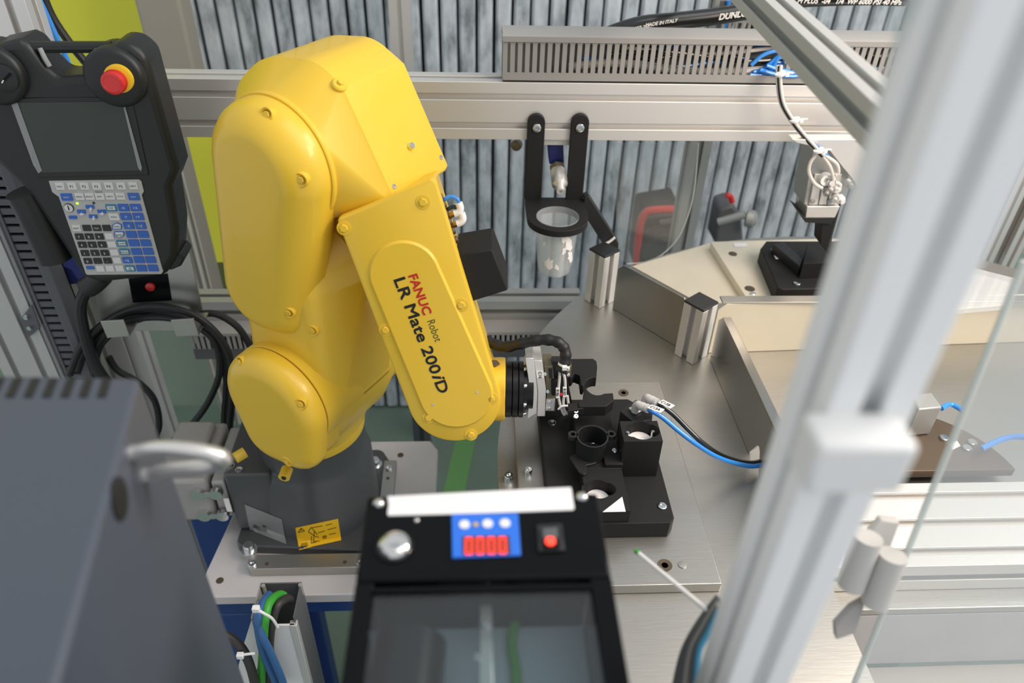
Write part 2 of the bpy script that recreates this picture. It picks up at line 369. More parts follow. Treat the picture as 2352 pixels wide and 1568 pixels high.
# black cable and blue tube at the upper left
ob('black_cable', G().tube([pY(x, y, 1.35) for x, y in ((95, -20), (118, 35), (150, 85), (185, 130), (220, 170))], 0.007), 'dark_rubber', label='black cable hanging behind the teach pendant handle', cat='cable')
ob('blue_tube', G().tube([pY(x, y, 1.1695) for x, y in ((60, -60), (100, 20), (125, 75), (155, 140), (172, 190))], 0.004), 'tube_blue', label='thin blue tube behind the pendant handle, next to the lime wall', cat='tube')
ob('blue_case', G().poly([pY(x, y, 1.061) for x, y in ((123, 600), (165, 620), (185, 650), (140, 655))], (0, 0.05, 0)), 'blue_part', label='blue case behind the lower left of the pendant', cat='case')

# ------------------------------------------------------------------ horizontal slotted duct on the beam
hx0 = pY(1155, 130, BY).x; hx1 = 0.80; hz0 = 0.6445; hz1 = 0.709
hd = thing('cable_duct', 'long grey slotted cable duct lying on top of the rear beam', 'cable duct', ((hx0+hx1)/2, BY+0.02, hz0))
ob('channel', merge(G().bx(hx0, hx1, BY, BY+0.003, hz0, hz0+0.013), G().bx(hx0, hx1, BY, BY+0.045, hz0, hz0+0.002), G().bx(hx0, hx1, BY+0.042, BY+0.045, hz0, hz1)), 'duct_grey', hd, bevel=0.0004)
g = G(); g.poly([V((hx0-0.001, BY-0.0025, hz1-0.007)), V((hx0-0.001, BY-0.0025, hz1+0.001)), V((hx0-0.001, BY+0.002, hz1+0.004)), V((hx0-0.001, BY+0.047, hz1+0.004)), V((hx0-0.001, BY+0.047, hz1-0.007)), V((hx0-0.001, BY+0.0445, hz1-0.007)), V((hx0-0.001, BY+0.0445, hz1+0.001)), V((hx0-0.001, BY-0.0008, hz1-0.001)), V((hx0-0.001, BY-0.0008, hz1-0.007))], (hx1-hx0, 0, 0))
ob('lid', g, 'duct_grey', hd, bevel=0.0004)
fp = (pY(1728, 130, BY).x-pY(1180, 130, BY).x)/32.5
fz0, fz1 = hz0+0.0125, hz1-0.006
f0 = ob('finger', G().poly([V((hx0+q, BY, z)) for q, z in ((0.0, fz0), (fp*0.62, fz0), (fp*0.62, fz1-0.004), (fp*0.82, fz1-0.001), (fp*0.82, fz1), (-fp*0.2, fz1), (-fp*0.2, fz1-0.001), (0.0, fz1-0.004))], (0, 0.0025, 0)), 'duct_grey', hd)
nf = int((hx1-hx0)/fp); gap0 = int((pY(1736, 130, BY).x-hx0)/fp)
copies(f0, 'finger', hd, [(fp*i, 0, 0) for i in range(1, nf) if not gap0 <= i < gap0+5])
inner = [('cable_white', 'grey braided cable'), ('tube_blue', 'blue air tube'), ('tube_black', 'black cable'), ('tube_black', 'black cable'), ('cable_white', 'grey cable'), ('tube_blue', 'blue air tube')]
for k, (m_, nm) in enumerate(inner):
    xs = hx0+0.10+0.02*k; pts = []
    for i in range(13):
        t = i/12; pts.append(V((xs+(hx1-0.02-xs)*t, BY+0.014+0.005*(k % 3)+0.004*math.sin(i*1.7+k), hz0+0.018+0.0062*k+0.006*math.sin(i*1.1+k*2.1))))
    ob(nm.replace(' ', '_'), G().tube(pts, 0.0032 if k else 0.006, 8, 4), m_, label=('thick ', 'lower ', 'lower ', 'upper ', 'upper thin ', 'upper ')[k]+nm+' running behind the slats of the rear duct', cat='cable', group='cables inside the rear duct')
# blue tubes bulging out of the broken duct
bl = [((1730, 165), (1752, 160), (1775, 140), (1795, 122)), ((1722, 172), (1750, 172), (1772, 160), (1786, 135), (1800, 130)), ((1725, 150), (1750, 128), (1775, 118), (1800, 115)), ((1760, 150), (1790, 160), (1830, 168), (1860, 172)), ((1745, 160), (1780, 170), (1820, 175), (1850, 170))]
for k, P in enumerate(bl):
    ob('blue_air_tube', G().tube([pY(x, y, BY+0.006-0.002*k) for x, y in P], 0.0032, 8, 5), 'tube_blue', label='blue air tube '+('rising steeply', 'bowing lowest', 'arching highest', 'dropping to the right', 'lying flattest')[k]+' in the gap of the rear duct', cat='tube', group='blue tubes in the duct gap')
# cable bundle leaving the duct and running down to the press
bp = [(1790, 150), (1789, 185), (1796, 235), (1818, 275), (1845, 310), (1872, 340), (1890, 358)]
for k, m_ in enumerate(('cable_white', 'tube_black', 'cable_white', 'cable_blue')):
    P = [pY(x+4*math.cos(k*1.6), y+2*math.sin(k*1.6), 1.12-0.012*i+0.003*k) for i, (x, y) in enumerate(bp)]
    ob(('white_cable', 'black_cable', 'white_cable', 'blue_cable')[k], G().tube(P, 0.0024, 8, 6), m_, label=('right light grey cable', 'black cable', 'left light grey cable', 'thin blue cable')[k]+' in the tied bundle hanging from the rear duct', cat='cable', group='tied cable bundle at the rear duct')
for k, (x, y, i) in enumerate(((1793, 170, 1), (1826, 275, 3), (1881, 345, 5.3))):
    c = pY(x, y, 1.12-0.012*i); g = G(); g.lathe([(0.0075, -0.0015), (0.0078, -0.0015), (0.0078, 0.0015), (0.0075, 0.0015)], c, (0.4, 0, -1), 14); g.box(c+V((0.008, -0.004, 0)), (0.005, 0.005, 0.004)); g.box(c+V((0.012, -0.004, 0.003)), (0.010, 0.0015, 0.002))
    ob('zip_tie', g, 'plastic_white', label=('white zip tie at the duct, topmost on the hanging bundle', 'white zip tie halfway down the hanging bundle', 'white zip tie at the lower end of the hanging bundle')[k], cat='zip tie')
# printed black hoses
def hose(P, Y, r, nm, lab, marks):
    C = [pY(x, y, Y) for x, y in P]; t = thing(nm, lab, 'hose', C[0]); ob('hose_body', G().tube(C, r, 16, 6), 'tube_black', t)
    S = spline(C, 6)
    for (x, y, s_, size, ang, bold) in marks:
        c = pY(x, y, Y-r-0.001); xd = V((math.cos(ang), 0, math.sin(ang))); ob('lettering', glyphs(s_, size, c, xd, V((-xd.z, 0, xd.x)), bold, 1.0, 'LEFT', shear=0.25), 'ink_white', t)
    return t
hose([(1385, 85), (1430, 68), (1480, 55), (1560, 47), (1640, 38), (1720, 25), (1790, 15)], 1.30, 0.0135, 'hydraulic_hose', 'thick black printed hose rising above the rear cable duct', [(1436, 75, 'EN 857 2SC', 0.0085, 0.20, 0.0003), (1482, 62, 'MADE IN ITALY', 0.0075, 0.17, 0.0003), (1650, 46, 'DUNLOP', 0.013, 0.15, 0.0006)])
hose([(1700, -4), (1800, -2), (1900, -6), (1990, -8), (2080, -6)], 1.30, 0.0135, 'hydraulic_hose', 'black printed hose along the top edge at the right', [(1830, 7, 'M PLUS  -04   1/4  WP 6000 PSI 40 MPa', 0.0105, 0.0, 0.0004)])
# upright behind the duct at the right with its own slotted duct
ob('profile_post', alu((pY(1660, 60, 1.5).x, 1.52, -0.85), (pY(1660, 60, 1.5).x, 1.52, 1.3), 0.045, 0.045, (0, 1, 0)), 'alu_dull', smooth=20, label='slim grey frame post in front of the planks, above the rotary table', cat='post')
ob('profile_post', alu((pY(917, 60, 1.9).x, 1.95, -0.85), (pY(917, 60, 1.9).x, 1.95, 1.6), 0.05, 0.05, (0, 1, 0)), 'alu', smooth=20, label='pale frame post on the planks above the robot head', cat='post')
bd = thing('cable_duct', 'small slotted duct full of cables behind the slanted beam', 'cable duct', pY(1690, 70, 1.42))
a0 = pY(1655, 76, 1.42); a1 = pY(1720, 40, 1.42)
ob('rail', G().bx(a0.x, a1.x+0.02, 1.42, 1.424, a0.z+0.018, a0.z+0.026), 'duct_grey', bd)
ob('backing', G().bx(a0.x, a1.x+0.02, 1.45, 1.455, a0.z, a1.z+0.02), 'duct_dark', bd)
f0 = ob('finger', G().bx(a0.x, a0.x+0.005, 1.42, 1.424, a0.z-0.004, a0.z+0.018), 'duct_grey', bd); copies(f0, 'finger', bd, [(0.012*i, 0, 0) for i in range(1, 8)])
for k in range(4):
    x = a0.x+0.012+0.017*k; ob(('blue_tube', 'grey_cable', 'grey_cable', 'black_cable')[k], G().tube([V((x, 1.4462, a0.z-0.0)), V((x+0.004, 1.4462, a0.z+0.02)), V((x+0.001*k, 1.4462, a0.z+0.05))], 0.004), ('tube_blue', 'cable_white', 'cable_white', 'tube_black')[k], label=('blue', 'left light grey', 'right light grey', 'black')[k]+' cable in the small duct behind the slanted beam', cat='cable', group='cables in the small rear duct')
# ------------------------------------------------------------------ robot stand
PSI = math.radians(31.8); J1 = V((-0.2596, 0.8937, 0)); Z = V((0, 0, 1))
RF = V((math.cos(PSI), -math.sin(PSI), 0)); RY = V((math.sin(PSI), math.cos(PSI), 0)); RA = -RY
def AP(x, z, w): return J1+RF*x+Z*z+RA*w
st = thing('mounting_plate', 'pale steel plate with cut corners bolted under the robot base', 'plate', (-0.25, 0.87, -0.02))
pc = [pZ(x, y, 0) for x, y in ((458, 1330), (484, 1376))]
g = G().poly([(-0.425, 0.745, -0.02), (-0.405, 0.712, -0.02), (-0.07, 0.712, -0.02), (-0.07, 1.02, -0.02), (-0.085, 1.045, -0.02), (-0.36, 1.045, -0.02), (-0.405, 0.92, -0.02)], (0, 0, 0.02))
ob('plate', g, 'plate_white', st, bevel=0.002)
for x, y in ((505, 1333), (920, 1045)):
    ob('hole', G().lathe([(0.0058, 0.0), (0.0058, 0.0006), (0.0040, 0.0006), (0.0040, 0.0003)], pZ(x, y, 0), Z, 16), 'brown_metal', st)
ped = thing('robot_pedestal', 'blue painted steel stand carrying the robot mounting plate', 'stand', (-0.25, 0.87, -0.85))
ob('front_rail', G().bx(-0.405, -0.08, 0.722, 0.76, -0.06, -0.0205), 'blue_paint', ped, bevel=0.003); ob('rear_rail', G().bx(-0.405, -0.08, 1.0, 1.035, -0.06, -0.0205), 'blue_paint', ped, bevel=0.003)
ob('side_rail', G().bx(-0.405, -0.365, 0.76, 1.0, -0.06, -0.0205), 'blue_paint', ped, bevel=0.003); ob('side_rail', G().bx(-0.12, -0.08, 0.76, 1.0, -0.06, -0.0205), 'blue_paint', ped, bevel=0.003)
for x in (-0.385, -0.10):
    for y in (0.742, 1.017): ob('leg', G().bx(x-0.032 if x < -0.2 else x-0.02, x+0.04 if x < -0.2 else x+0.02, y-0.02, y+0.02, -0.85, -0.06), 'blue_paint', ped, bevel=0.003)
ob('rear_panel', G().bx(-0.50, -0.40, 0.90, 1.0, -0.85, -0.03), 'blue_paint', ped, bevel=0.004)
# clamping bars beside the base
fb = thing('stop_bar', 'bright milled bar in front of the robot base, holding two screws', 'bar', (-0.25, 0.76, 0))
bz = 0.018; xA, xB = pZ(566, 1300, bz).x, -0.125
ob('bar', G().poly([(xA+0.006, 0.748, 0.0005), (xB, 0.748, 0.0005), (xB, 0.775, 0.0005), (xA, 0.775, 0.0005), (xA, 0.757, 0.0005)], (0, 0, bz)), 'steel', fb, bevel=0.0008)
for x in (580, 828): socket(fb, 'screw', pZ(x, 1297 if x < 700 else 1293, bz), Z, 0.0062, 0.004)
for x in (613, 792): ob('hole', G().lathe([(0.0032, 0), (0.0032, 0.0008), (0.002, 0.0008)], pZ(x, 1295 if x < 700 else 1291, bz), Z, 14), 'brown_metal', fb)
sb = thing('stop_bar', 'short milled bar on the plate at the far side of the robot base', 'bar', (-0.09, 0.94, 0))
q = pZ(893, 1090, 0.018)
ob('bar', G().bx(q.x-0.011, q.x+0.011, q.y-0.06, q.y+0.035, 0.0005, 0.0185), 'steel', sb, bevel=0.001)
socket(sb, 'screw', pZ(893, 1076, 0.0185), Z, 0.006, 0.004); ob('hole', G().lathe([(0.003, 0), (0.003, 0.0008), (0.002, 0.0008)], pZ(891, 1098, 0.0185), Z, 14), 'brown_metal', sb)

# ------------------------------------------------------------------ the robot
rob = thing('industrial_robot', 'yellow six-axis robot arm with red and black lettering on the forearm', 'robot', J1)
X3 = V((1, 0, 0)); Y3 = V((0, 1, 0))
base = G()
fl = [(-0.112, -0.088, 0.012), (0.078, -0.095, 0.018), (0.095, -0.06, 0.02), (0.095, 0.06, 0.02), (0.078, 0.095, 0.018), (-0.112, 0.088, 0.012)]
bodyA = [(0.0, 0.0, 0.094), (-0.10, -0.055, 0.008), (-0.10, 0.055, 0.008)]
bodyB = [(0.0, 0.0, 0.090), (-0.095, -0.050, 0.008), (-0.095, 0.05, 0.008)]
base.hl([(fl, 0.0005, 0), (fl, 0.016, 0), (fl, 0.018, 0.002)], J1, X3, Y3, Z)
base.hl([(bodyA, 0.012, -0.004), (bodyA, 0.022, 0), (bodyB, 0.125, 0), (bodyB, 0.135, 0.004), ([(0, 0, 0.084), (-0.04, -0.04, 0.02), (-0.04, 0.04, 0.02)], 0.150, 0), ([(0, 0, 0.082)], 0.186, 0), ([(0, 0, 0.082)], 0.187, 0.004)], J1, X3, Y3, Z, 96)
rb = ob('base', base, 'base_grey', rob, smooth=30)
rear = [(-0.118, -0.068, 0.006), (-0.06, -0.068, 0.006), (-0.06, 0.068, 0.006), (-0.118, 0.068, 0.006)]
rr = ob('rear_housing', G().hl([(rear, 0.030, 0), (rear, 0.150, 0), (rear, 0.153, 0.003)], J1, X3, Y3, Z), 'base_grey', rob, smooth=30)
for x, y in ((531, 1071), (549, 1079)):
    p, nn = hit(bvh([rr]), x, y)
    if p: ob('port', G().lathe([(0.006, 0), (0.006, 0.002), (0.0042, 0.002), (0.0042, -0.003)], p, nn, 16), 'zinc', rob)
# turret between base and shoulder
tur = G()
tur.lathe([(0.0845, 0.1875), (0.0855, 0.195), (0.084, 0.205)], J1, Z, 64)
shb = [(-0.030, -0.075, 0.02), (0.115, -0.075, 0.02), (0.115, 0.05, 0.02), (-0.03, 0.05, 0.02)]
TU = RF; TV = RA
def s4(x0, x1, w0, w1, r): return [(x0+r, w0+r, r), (x1-r, w0+r, r), (x1-r, w1-r, r), (x0+r, w1-r, r)]
tur.hl([([(0, 0, 0.084)], 0.200, 0), ([(0, 0, 0.083)]+s4(-0.05, 0.085, -0.075, 0.075, 0.045), 0.225, 0), (s4(-0.045, 0.108, -0.088, 0.080, 0.04), 0.255, 0), (s4(-0.035, 0.128, -0.092, 0.076, 0.03), 0.31, 0), (s4(-0.03, 0.128, -0.092, 0.07, 0.03), 0.345, 0), (s4(-0.01, 0.11, -0.09, 0.06, 0.03), 0.385, 0)], J1, TU, TV, Z, 96)
t_ = ob('turret', tur, 'yellow', rob, smooth=50)
lug = G()
for x, y in ((652, 1097), (540, 1052)):
    c = J1+V((0, 0, 0.197)); p = pZ(x, y, 0.193); d = (p-V((J1.x, J1.y, 0.193))).normalized()
    lug = G(); lug.cyl(p-d*0.016+V((0, 0, 0.002)), p, 0.0085, 0.0085, 18); ob('stop_lug', lug, 'yellow', rob)
ob('stop_lug_bore', G().cyl(pZ(652, 1097, 0.193), pZ(651, 1098.5, 0.193), 0.0036, n=14), 'ink_black', rob)
# shoulder cover on the axis of joint 2
j2 = (0.05, 0.33); j3 = (0.0748, 0.659)
R2 = 0.080
def circ(c, r): return [(c[0], c[1], r)]
sh = G(); cov = [(0.05, 0.33, 0.0795), (0.035, 0.272, 0.05), (0.072, 0.272, 0.048)]
sh.hl([(cov, 0.055, 0.005), (cov, 0.0862, 0.005), (cov, 0.0864, 0.0008), (cov, 0.0872, 0), (cov, 0.098, 0), (cov, 0.106, 0.0025), (cov, 0.112, 0.0075), (cov, 0.1165, 0.015), (cov, 0.1185, 0.022), (cov, 0.119, 0.026)], J1, RF, Z, RA, 96)
shc = ob('shoulder_cover', sh, 'yellow', rob, smooth=40)
# arm link: lower hub, body and outer cheek
lk = G()
hub = [(0.05, 0.33, 0.080)]
lk.hl([(hub, -0.085, 0.006), (hub, -0.080, 0), (hub, 0.0838, 0), (hub, 0.0846, 0.0008), (hub, 0.0847, 0.004)], J1, RF, Z, RA, 96)
b0 = [(0.05, 0.33, 0.080), (0.082, 0.505, 0.068)]
b1 = [(0.052, 0.35, 0.078), (0.055, 0.49, 0.070)]
lk.hl([(b0, -0.066, 0.018), (b0, -0.060, 0.006), (b0, -0.048, 0), (b0, 0.010, 0), (b1, 0.040, 0.002), (b1, 0.056, 0.006), (b1, 0.066, 0.014), (b1, 0.071, 0.024)], J1, RF, Z, RA, 96)
ln = ob('arm_link', lk, 'yellow', rob, smooth=40)
ck = G()
c0 = [(j3[0], j3[1], 0.0766), (0.036, 0.49, 0.065), (0.056, 0.474, 0.046)]
ck.hl([(c0, 0.016, 0.018), (c0, 0.026, 0.006), (c0, 0.040, 0), (c0, 0.056, 0), (c0, 0.066, 0.0025), (c0, 0.076, 0.0085), (c0, 0.084, 0.0165), (c0, 0.0885, 0.0235), (c0, 0.0905, 0.0285), (c0, 0.0912, 0.032)], J1, RF, Z, RA, 120)
ckc = ob('arm_cover', ck, 'yellow', rob, smooth=40)
# head casing (joint 3 / 4)
AL = math.radians(26.9); D4 = RF*math.sin(AL)-Z*math.cos(AL); O4 = RF*math.cos(AL)+Z*math.sin(AL)
P3 = AP(j3[0], j3[1], 0)
hd_ = G()
ring = [(0, 0, 0.0795)]
def hs(x0, x1, y0, y1, r): return [(x0+r, y0+r, r), (x1-r, y0+r, r), (x1-r, y1-r, r), (x0+r, y1-r, r)]
# u = O4 (towards the bolted face), v = -D4 (towards the dome), w = outwards
box_ = [(0.0895, -0.085, 0.0045), (0.0895, 0.0445, 0.0045), (-0.055, -0.072, 0.012), (-0.006, 0.018, 0.088), (0.035, 0.036, 0.057), (-0.026, 0.026, 0.076)]
boxf = [(0.0875, -0.083, 0.0065), (0.0875, 0.042, 0.0065), (-0.050, -0.066, 0.014), (-0.006, 0.018, 0.084), (0.034, 0.034, 0.053), (-0.024, 0.024, 0.072)]
hd_.hl([(ring, 0.020, 0.006), (ring, 0.046, 0.0065), (ring, 0.046, 0.001), (ring, 0.0445, 0), (ring, 0.040, 0), (ring, 0.0385, 0.002), (box_, 0.0, 0.003), (box_, -0.004, 0.0), (box_, -0.108, 0.0), (boxf, -0.116, 0.002), (boxf, -0.119, 0.007)], P3, O4, -D4, RA, 120)
hdc = ob('head_casing', hd_, 'yellow', rob, smooth=32)
FN0 = O4
for (u_, v_, w_) in ((0.094, -0.072, -0.012), (0.094, -0.072, -0.108)):
    ob('tapped_hole', G().lathe([(0.0032, 0), (0.0032, 0.0006), (0.002, 0.0006), (0.002, -0.001)], P3+O4*u_-D4*v_+RA*w_, O4, 14), 'zinc', rob)
pbt, nbt = hit(bvh([hdc]), 941, 336)
if pbt is not None:
    gg = G(); bolt(gg, pbt, nbt, 0.0045, 0.005); ob('bolt', gg, 'zinc', rob)
for x, y in ((780, 193), (922, 134)):
    p, nn = hit(bvh([hdc]), x, y)
    if p is not None:
        gg = G(); gg.lathe([(0.0085, -0.008), (0.0085, 0.0), (0.007, 0.0015), (0.004, 0.0015)], p, (nn+V((0, -0.3, 0.3))).normalized(), 18); bolt(gg, p+nn*0.001, nn, 0.0035, 0.003); ob('casing_bolt', gg, 'yellow', rob)
# forearm: plate outline in the plane of its lettered face
GX = V((0.9985, -0.035, 0)).normalized()
NT = GX.cross(D4).normalized()
if NT.y > 0: NT = -NT
P5 = P3+O4*0.035+D4*0.335
FO = P5+NT*0.044
UD = D4-NT*D4.dot(NT); UD.normalize(); US = -UD.cross(NT) if (-UD.cross(NT)).x > 0 else UD.cross(NT)
def fp2(x, y): p = pP(x, y, FO, NT)-FO; return p.dot(US), p.dot(UD)
def fc(x, y, rpx): a = fp2(x, y); b = fp2(x+rpx, y); return (a[0], a[1], math.hypot(b[0]-a[0], b[1]-a[1]))
def fpt(x, y, lift=0.0): return pP(x, y, FO, NT)+NT*lift
oc = [fc(1043, 921, 107), fc(790, 510, 15), fc(990, 425, 13)]
fa = G()
fa.hl([(oc, -0.087, 0.020), (oc, -0.080, 0.008), (oc, -0.068, 0.003), (oc, -0.018, 0.003), (oc, -0.017, 0.0005), (oc, -0.0035, 0.0), (oc, -0.001, 0.0012), (oc, 0.0, 0.0032)], FO, US, UD, NT, 120)
far = ob('forearm', fa, 'yellow', rob, smooth=28)
pc_ = [fc(1047, 905, 84), fc(930, 632, 80)]
pad = ob('forearm_pad', G().hl([(pc_, -0.001, -0.0022), (pc_, 0.0022, 0.0), (pc_, 0.0030, 0.0014)], FO, US, UD, NT, 96), 'yellow', rob, smooth=28)
for x, y in ((790, 524), (972, 464), (1060, 700), (886, 757), (1128, 915), (985, 958), (1082, 998)):
    gg = G(); gg.lathe([(0.0085, -0.001), (0.0082, 0.0006), (0.0064, 0.0006)], fpt(x, y), NT, 20); bolt(gg, fpt(x, y, 0.0004), NT, 0.0047, 0.0026); ob('cover_bolt', gg, 'yellow', rob)
for x, y in ((995, 926), (1096, 898)): ob('pin_hole', G().lathe([(0.0016, 0), (0.0016, 0.0005), (0.001, 0.0005)], fpt(x, y, 0.003), NT, 12), 'zinc', rob)
# lettering on the pad
LD = (fpt(1012, 898)-fpt(908, 636)); LL = LD.length; LD.normalize(); LU = (US-LD*US.dot(LD)).normalized()
gt = glyphs('LR Mate 200iD', 0.0185, fpt(905, 640, 0.0034), LD, LU, 0.00045, 1.0)
ext = max((p-fpt(905, 640, 0.0034)).dot(LD) for p in gt.v)
sxx = LL/ext*0.985*0.0185/0.0195; o0 = fpt(904, 638, 0.0034)
ga = glyphs('LR Mate 200', 0.0195, o0, LD, LU, 0.00045, sxx); wa = max((p-o0).dot(LD) for p in ga.v)
gb = glyphs('i', 0.0215, o0+LD*(wa+0.0002), LD, LU, 0.00035, sxx*1.1, shear=0.28); wb = max((p-o0).dot(LD) for p in gb.v)
gc = glyphs('D', 0.0195, o0+LD*(wb-0.0008), LD, LU, 0.00045, sxx); gt = merge(ga, gb, gc)
ob('lettering', gt, 'ink_black', rob, smooth=0, label='black model lettering running down the forearm')
gt = glyphs('FANUC', 0.0145, fpt(938, 630, 0.0034), LD, LU, 0.0004, 1.0); e2 = max((p-fpt(938, 630, 0.0034)).dot(LD) for p in gt.v); want = (fpt(975, 722)-fpt(938, 630)).length
ob('lettering', glyphs('FANUC', 0.0150, fpt(938, 630, 0.0034), LD, LU, 0.00045, want/e2*0.0145/0.0150), 'ink_red', rob, smooth=0, label='red maker name on the forearm')
ob('lettering', glyphs('Robot', 0.0135, fpt(981, 734, 0.0034), LD, LU, 0.0, 0.85), 'ink_olive', rob, smooth=0, label='thin olive word beside the red lettering')
# wrist
W0 = P5
wr = G(); hb = [(-0.026, 0, 0.036), (0.0, 0, 0.036)]
AXX = GX; WV = (UD-AXX*UD.dot(AXX)).normalized()
WC = pP(1160, 893, P5, NT)
SIDE = NT
sq = lambda a, r: [(a-r, a-r, r), (-(a-r), a-r, r), (-(a-r), -(a-r), r), (a-r, -(a-r), r)]
wr.hl([(sq(0.031, 0.016), -0.058, 0), (sq(0.034, 0.018), -0.034, 0), (sq(0.036, 0.02), -0.010, 0), (sq(0.0365, 0.022), -0.001, 0), (sq(0.0365, 0.022), 0, 0.001)], WC, WV, NT, AXX, 72)
wrc = ob('wrist', wr, 'yellow', rob, smooth=35)
gg = G(); pb_, nb_ = hit(bvh([wrc]), 1135, 838); pb_ = pb_ if pb_ is not None else pP(1135, 836, P5, NT)
bolt(gg, pb_-Z*0.001, V((0, -0.3, 1)), 0.0058, 0.005, True, 0.0075); ob('wrist_bolt', gg, 'brown_metal', rob)
# side connector plate with fittings on the far edge of the forearm
for k, (x, y) in enumerate(((1008, 455), (1015, 472), (1020, 492), (1028, 512), (1036, 532), (1043, 552))):
    gg = G(); bolt(gg, pP(x, y, FO-NT*0.03, NT), US, 0.0048, 0.005); ob('plug_screw', gg, 'brown_metal', rob)
for k, (x, y) in enumerate(((1027, 497), (1033, 520))):
    a = pP(x, y, FO-NT*0.035, NT); gg = G(); gg.lathe([(0.0045, -0.004), (0.0052, 0.004), (0.0038, 0.004), (0.0038, 0.010)], a, US, 6); ob('brass_fitting', gg, 'brass', rob)
    el = a+US*0.010; gg = G().tube([el-US*0.001, el+US*0.004, el+US*0.008-UD*0.003, el+US*0.009-UD*0.010], 0.0046, 12, 4); ob('elbow_fitting', gg, 'plastic_white', rob)
    tb = el+US*0.009-UD*0.010
    ob('air_hose', G().tube([tb, tb-UD*0.004, tb-UD*0.010-US*0.006, tb-UD*0.009-US*0.016, tb-UD*0.004-US*0.024-NT*0.02], 0.0024), 'tube_blue' if k == 0 else 'tube_black', rob)
# pocketed cover bolts, decals
TC = bvh([shc, ckc, ln, t_, rb, rr])
for x, y in ((612, 264), (690, 413), (662, 718), (717, 759), (551, 832), (690, 928), (660, 1060)):
    p, nn = hit(TC, x, y)
    if p is None: continue
    n2 = (nn*0.4+RA*0.6).normalized(); gg = G(); gg.lathe([(0.0090, -0.010), (0.0086, 0.0), (0.0074, 0.0012), (0.0058, 0.0), (0.0056, -0.003)], p, n2, 20); bolt(gg, p-n2*0.001, n2, 0.0042, 0.0028); ob('pocket_bolt', gg, 'yellow', rob)
TB = bvh([rb, rr])
def stick(lift): 
    def fn(x, y):
        p, nn = hit(TB, x, y)
        return p+nn*lift if p is not None else pD(x, y, 1.18)
    return fn
ob('nameplate', quadpatch(((562, 1157), (648, 1191), (658, 1250), (574, 1217)), 8, 6, stick(0.0008)), 'label_grey', rob, label='grey rating plate on the dark base')
wl = ((679, 1211), (776, 1190), (784, 1241), (687, 1262))
lab_ = ob('warning_label', quadpatch(wl, 12, 6, stick(0.0008)), 'label_yellow', rob, label='yellow warning sticker on the dark base')
def wq(u0, v0, u1, v1):
    f = lambda s, t: tuple((wl[0][k]*(1-s)+wl[1][k]*s)*(1-t)+(wl[3][k]*(1-s)+wl[2][k]*s)*t for k in (0, 1))
    return (f(u0, v0), f(u1, v0), f(u1, v1), f(u0, v1))
def wline(a, b, t_=0.012):
    f = lambda s, t: tuple((wl[0][k]*(1-s)+wl[1][k]*s)*(1-t)+(wl[3][k]*(1-s)+wl[2][k]*s)*t for k in (0, 1))
    A_, B_ = f(*a), f(*b); dx, dy = B_[0]-A_[0], B_[1]-A_[1]; L_ = math.hypot(dx, dy); nx_, ny_ = -dy/L_*0.7, dx/L_*0.7
    return quadpatch(((A_[0]+nx_, A_[1]+ny_), (B_[0]+nx_, B_[1]+ny_), (B_[0]-nx_, B_[1]-ny_), (A_[0]-nx_, A_[1]-ny_)), 3, 1, stick(0.0012))
pr = G()
for a, b in (((.05, .22), (.13, .06)), ((.13, .06), (.2, .22)), ((.2, .22), (.05, .22)), ((.125, .1), (.125, .17)), ((.28, .28), (.36, .12)), ((.36, .12), (.48, .5)), ((.28, .28), (.42, .55)), ((.42, .55), (.5, .62)), ((.34, .5), (.3, .85)), ((.3, .85), (.42, .85)), ((.42, .3), (.36, .8)), ((.3, .75), (.5, .8)), ((.36, .14), (.62, .16)), ((.5, .42), (.66, .4)), ((.7, .17), (.85, .16)), ((.72, .38), (.93, .36)), ((.74, .6), (.9, .6)), ((.58, .62), (.68, .62)), ((.58, .72), (.68, .72)), ((.58, .67), (.68, .67)), ((.06, .8), (.22, .8)), ((.06, .86), (.22, .86)), ((.06, .92), (.22, .92))):
    w_ = wline(a, b); pr.add(w_.v, w_.f)
ob('label_print', pr, 'ink_black', lab_, smooth=0)
for x, y in ((573, 1262), (862, 1066)):
    p = pZ(x, y, 0.019); gg = G(); bolt(gg, p-Z*0.001, Z, 0.0085, 0.012, False, 0.0125); ob('base_bolt', gg, 'zinc', rob)
# rear connector
cn = thing('cable_connector', 'grey heavy connector with shiny wire latches behind the robot base', 'connector', (-0.43, 0.88, 0.05))
cx = J1.x-0.125
ob('panel_housing', G().bx(cx-0.022, cx-0.001, 0.822, 0.945, 0.055, 0.135), 'connector', cn, bevel=0.004)
ob('hood', merge(G().bx(cx-0.085, cx-0.026, 0.818, 0.950, 0.05, 0.142), G().bx(cx-0.10, cx-0.04, 0.83, 0.94, 0.13, 0.155)), 'connector', cn, bevel=0.006)
for z in (0.068, 0.118):
    gg = G(); yy = 0.816; gg.cyl((cx-0.014, yy-0.006, z), (cx-0.014, yy+0.002, z), 0.010); gg.cyl((cx-0.042, yy-0.006, z), (cx-0.042, yy+0.002, z), 0.010); gg.box((cx-0.028, yy-0.004, z), (0.03, 0.003, 0.008)); ob('latch', gg, 'zinc', cn)
ob('barcode_tag', G().bx(cx-0.006, cx+0.002, 0.815, 0.816, 0.075, 0.105), 'label_white', cn)

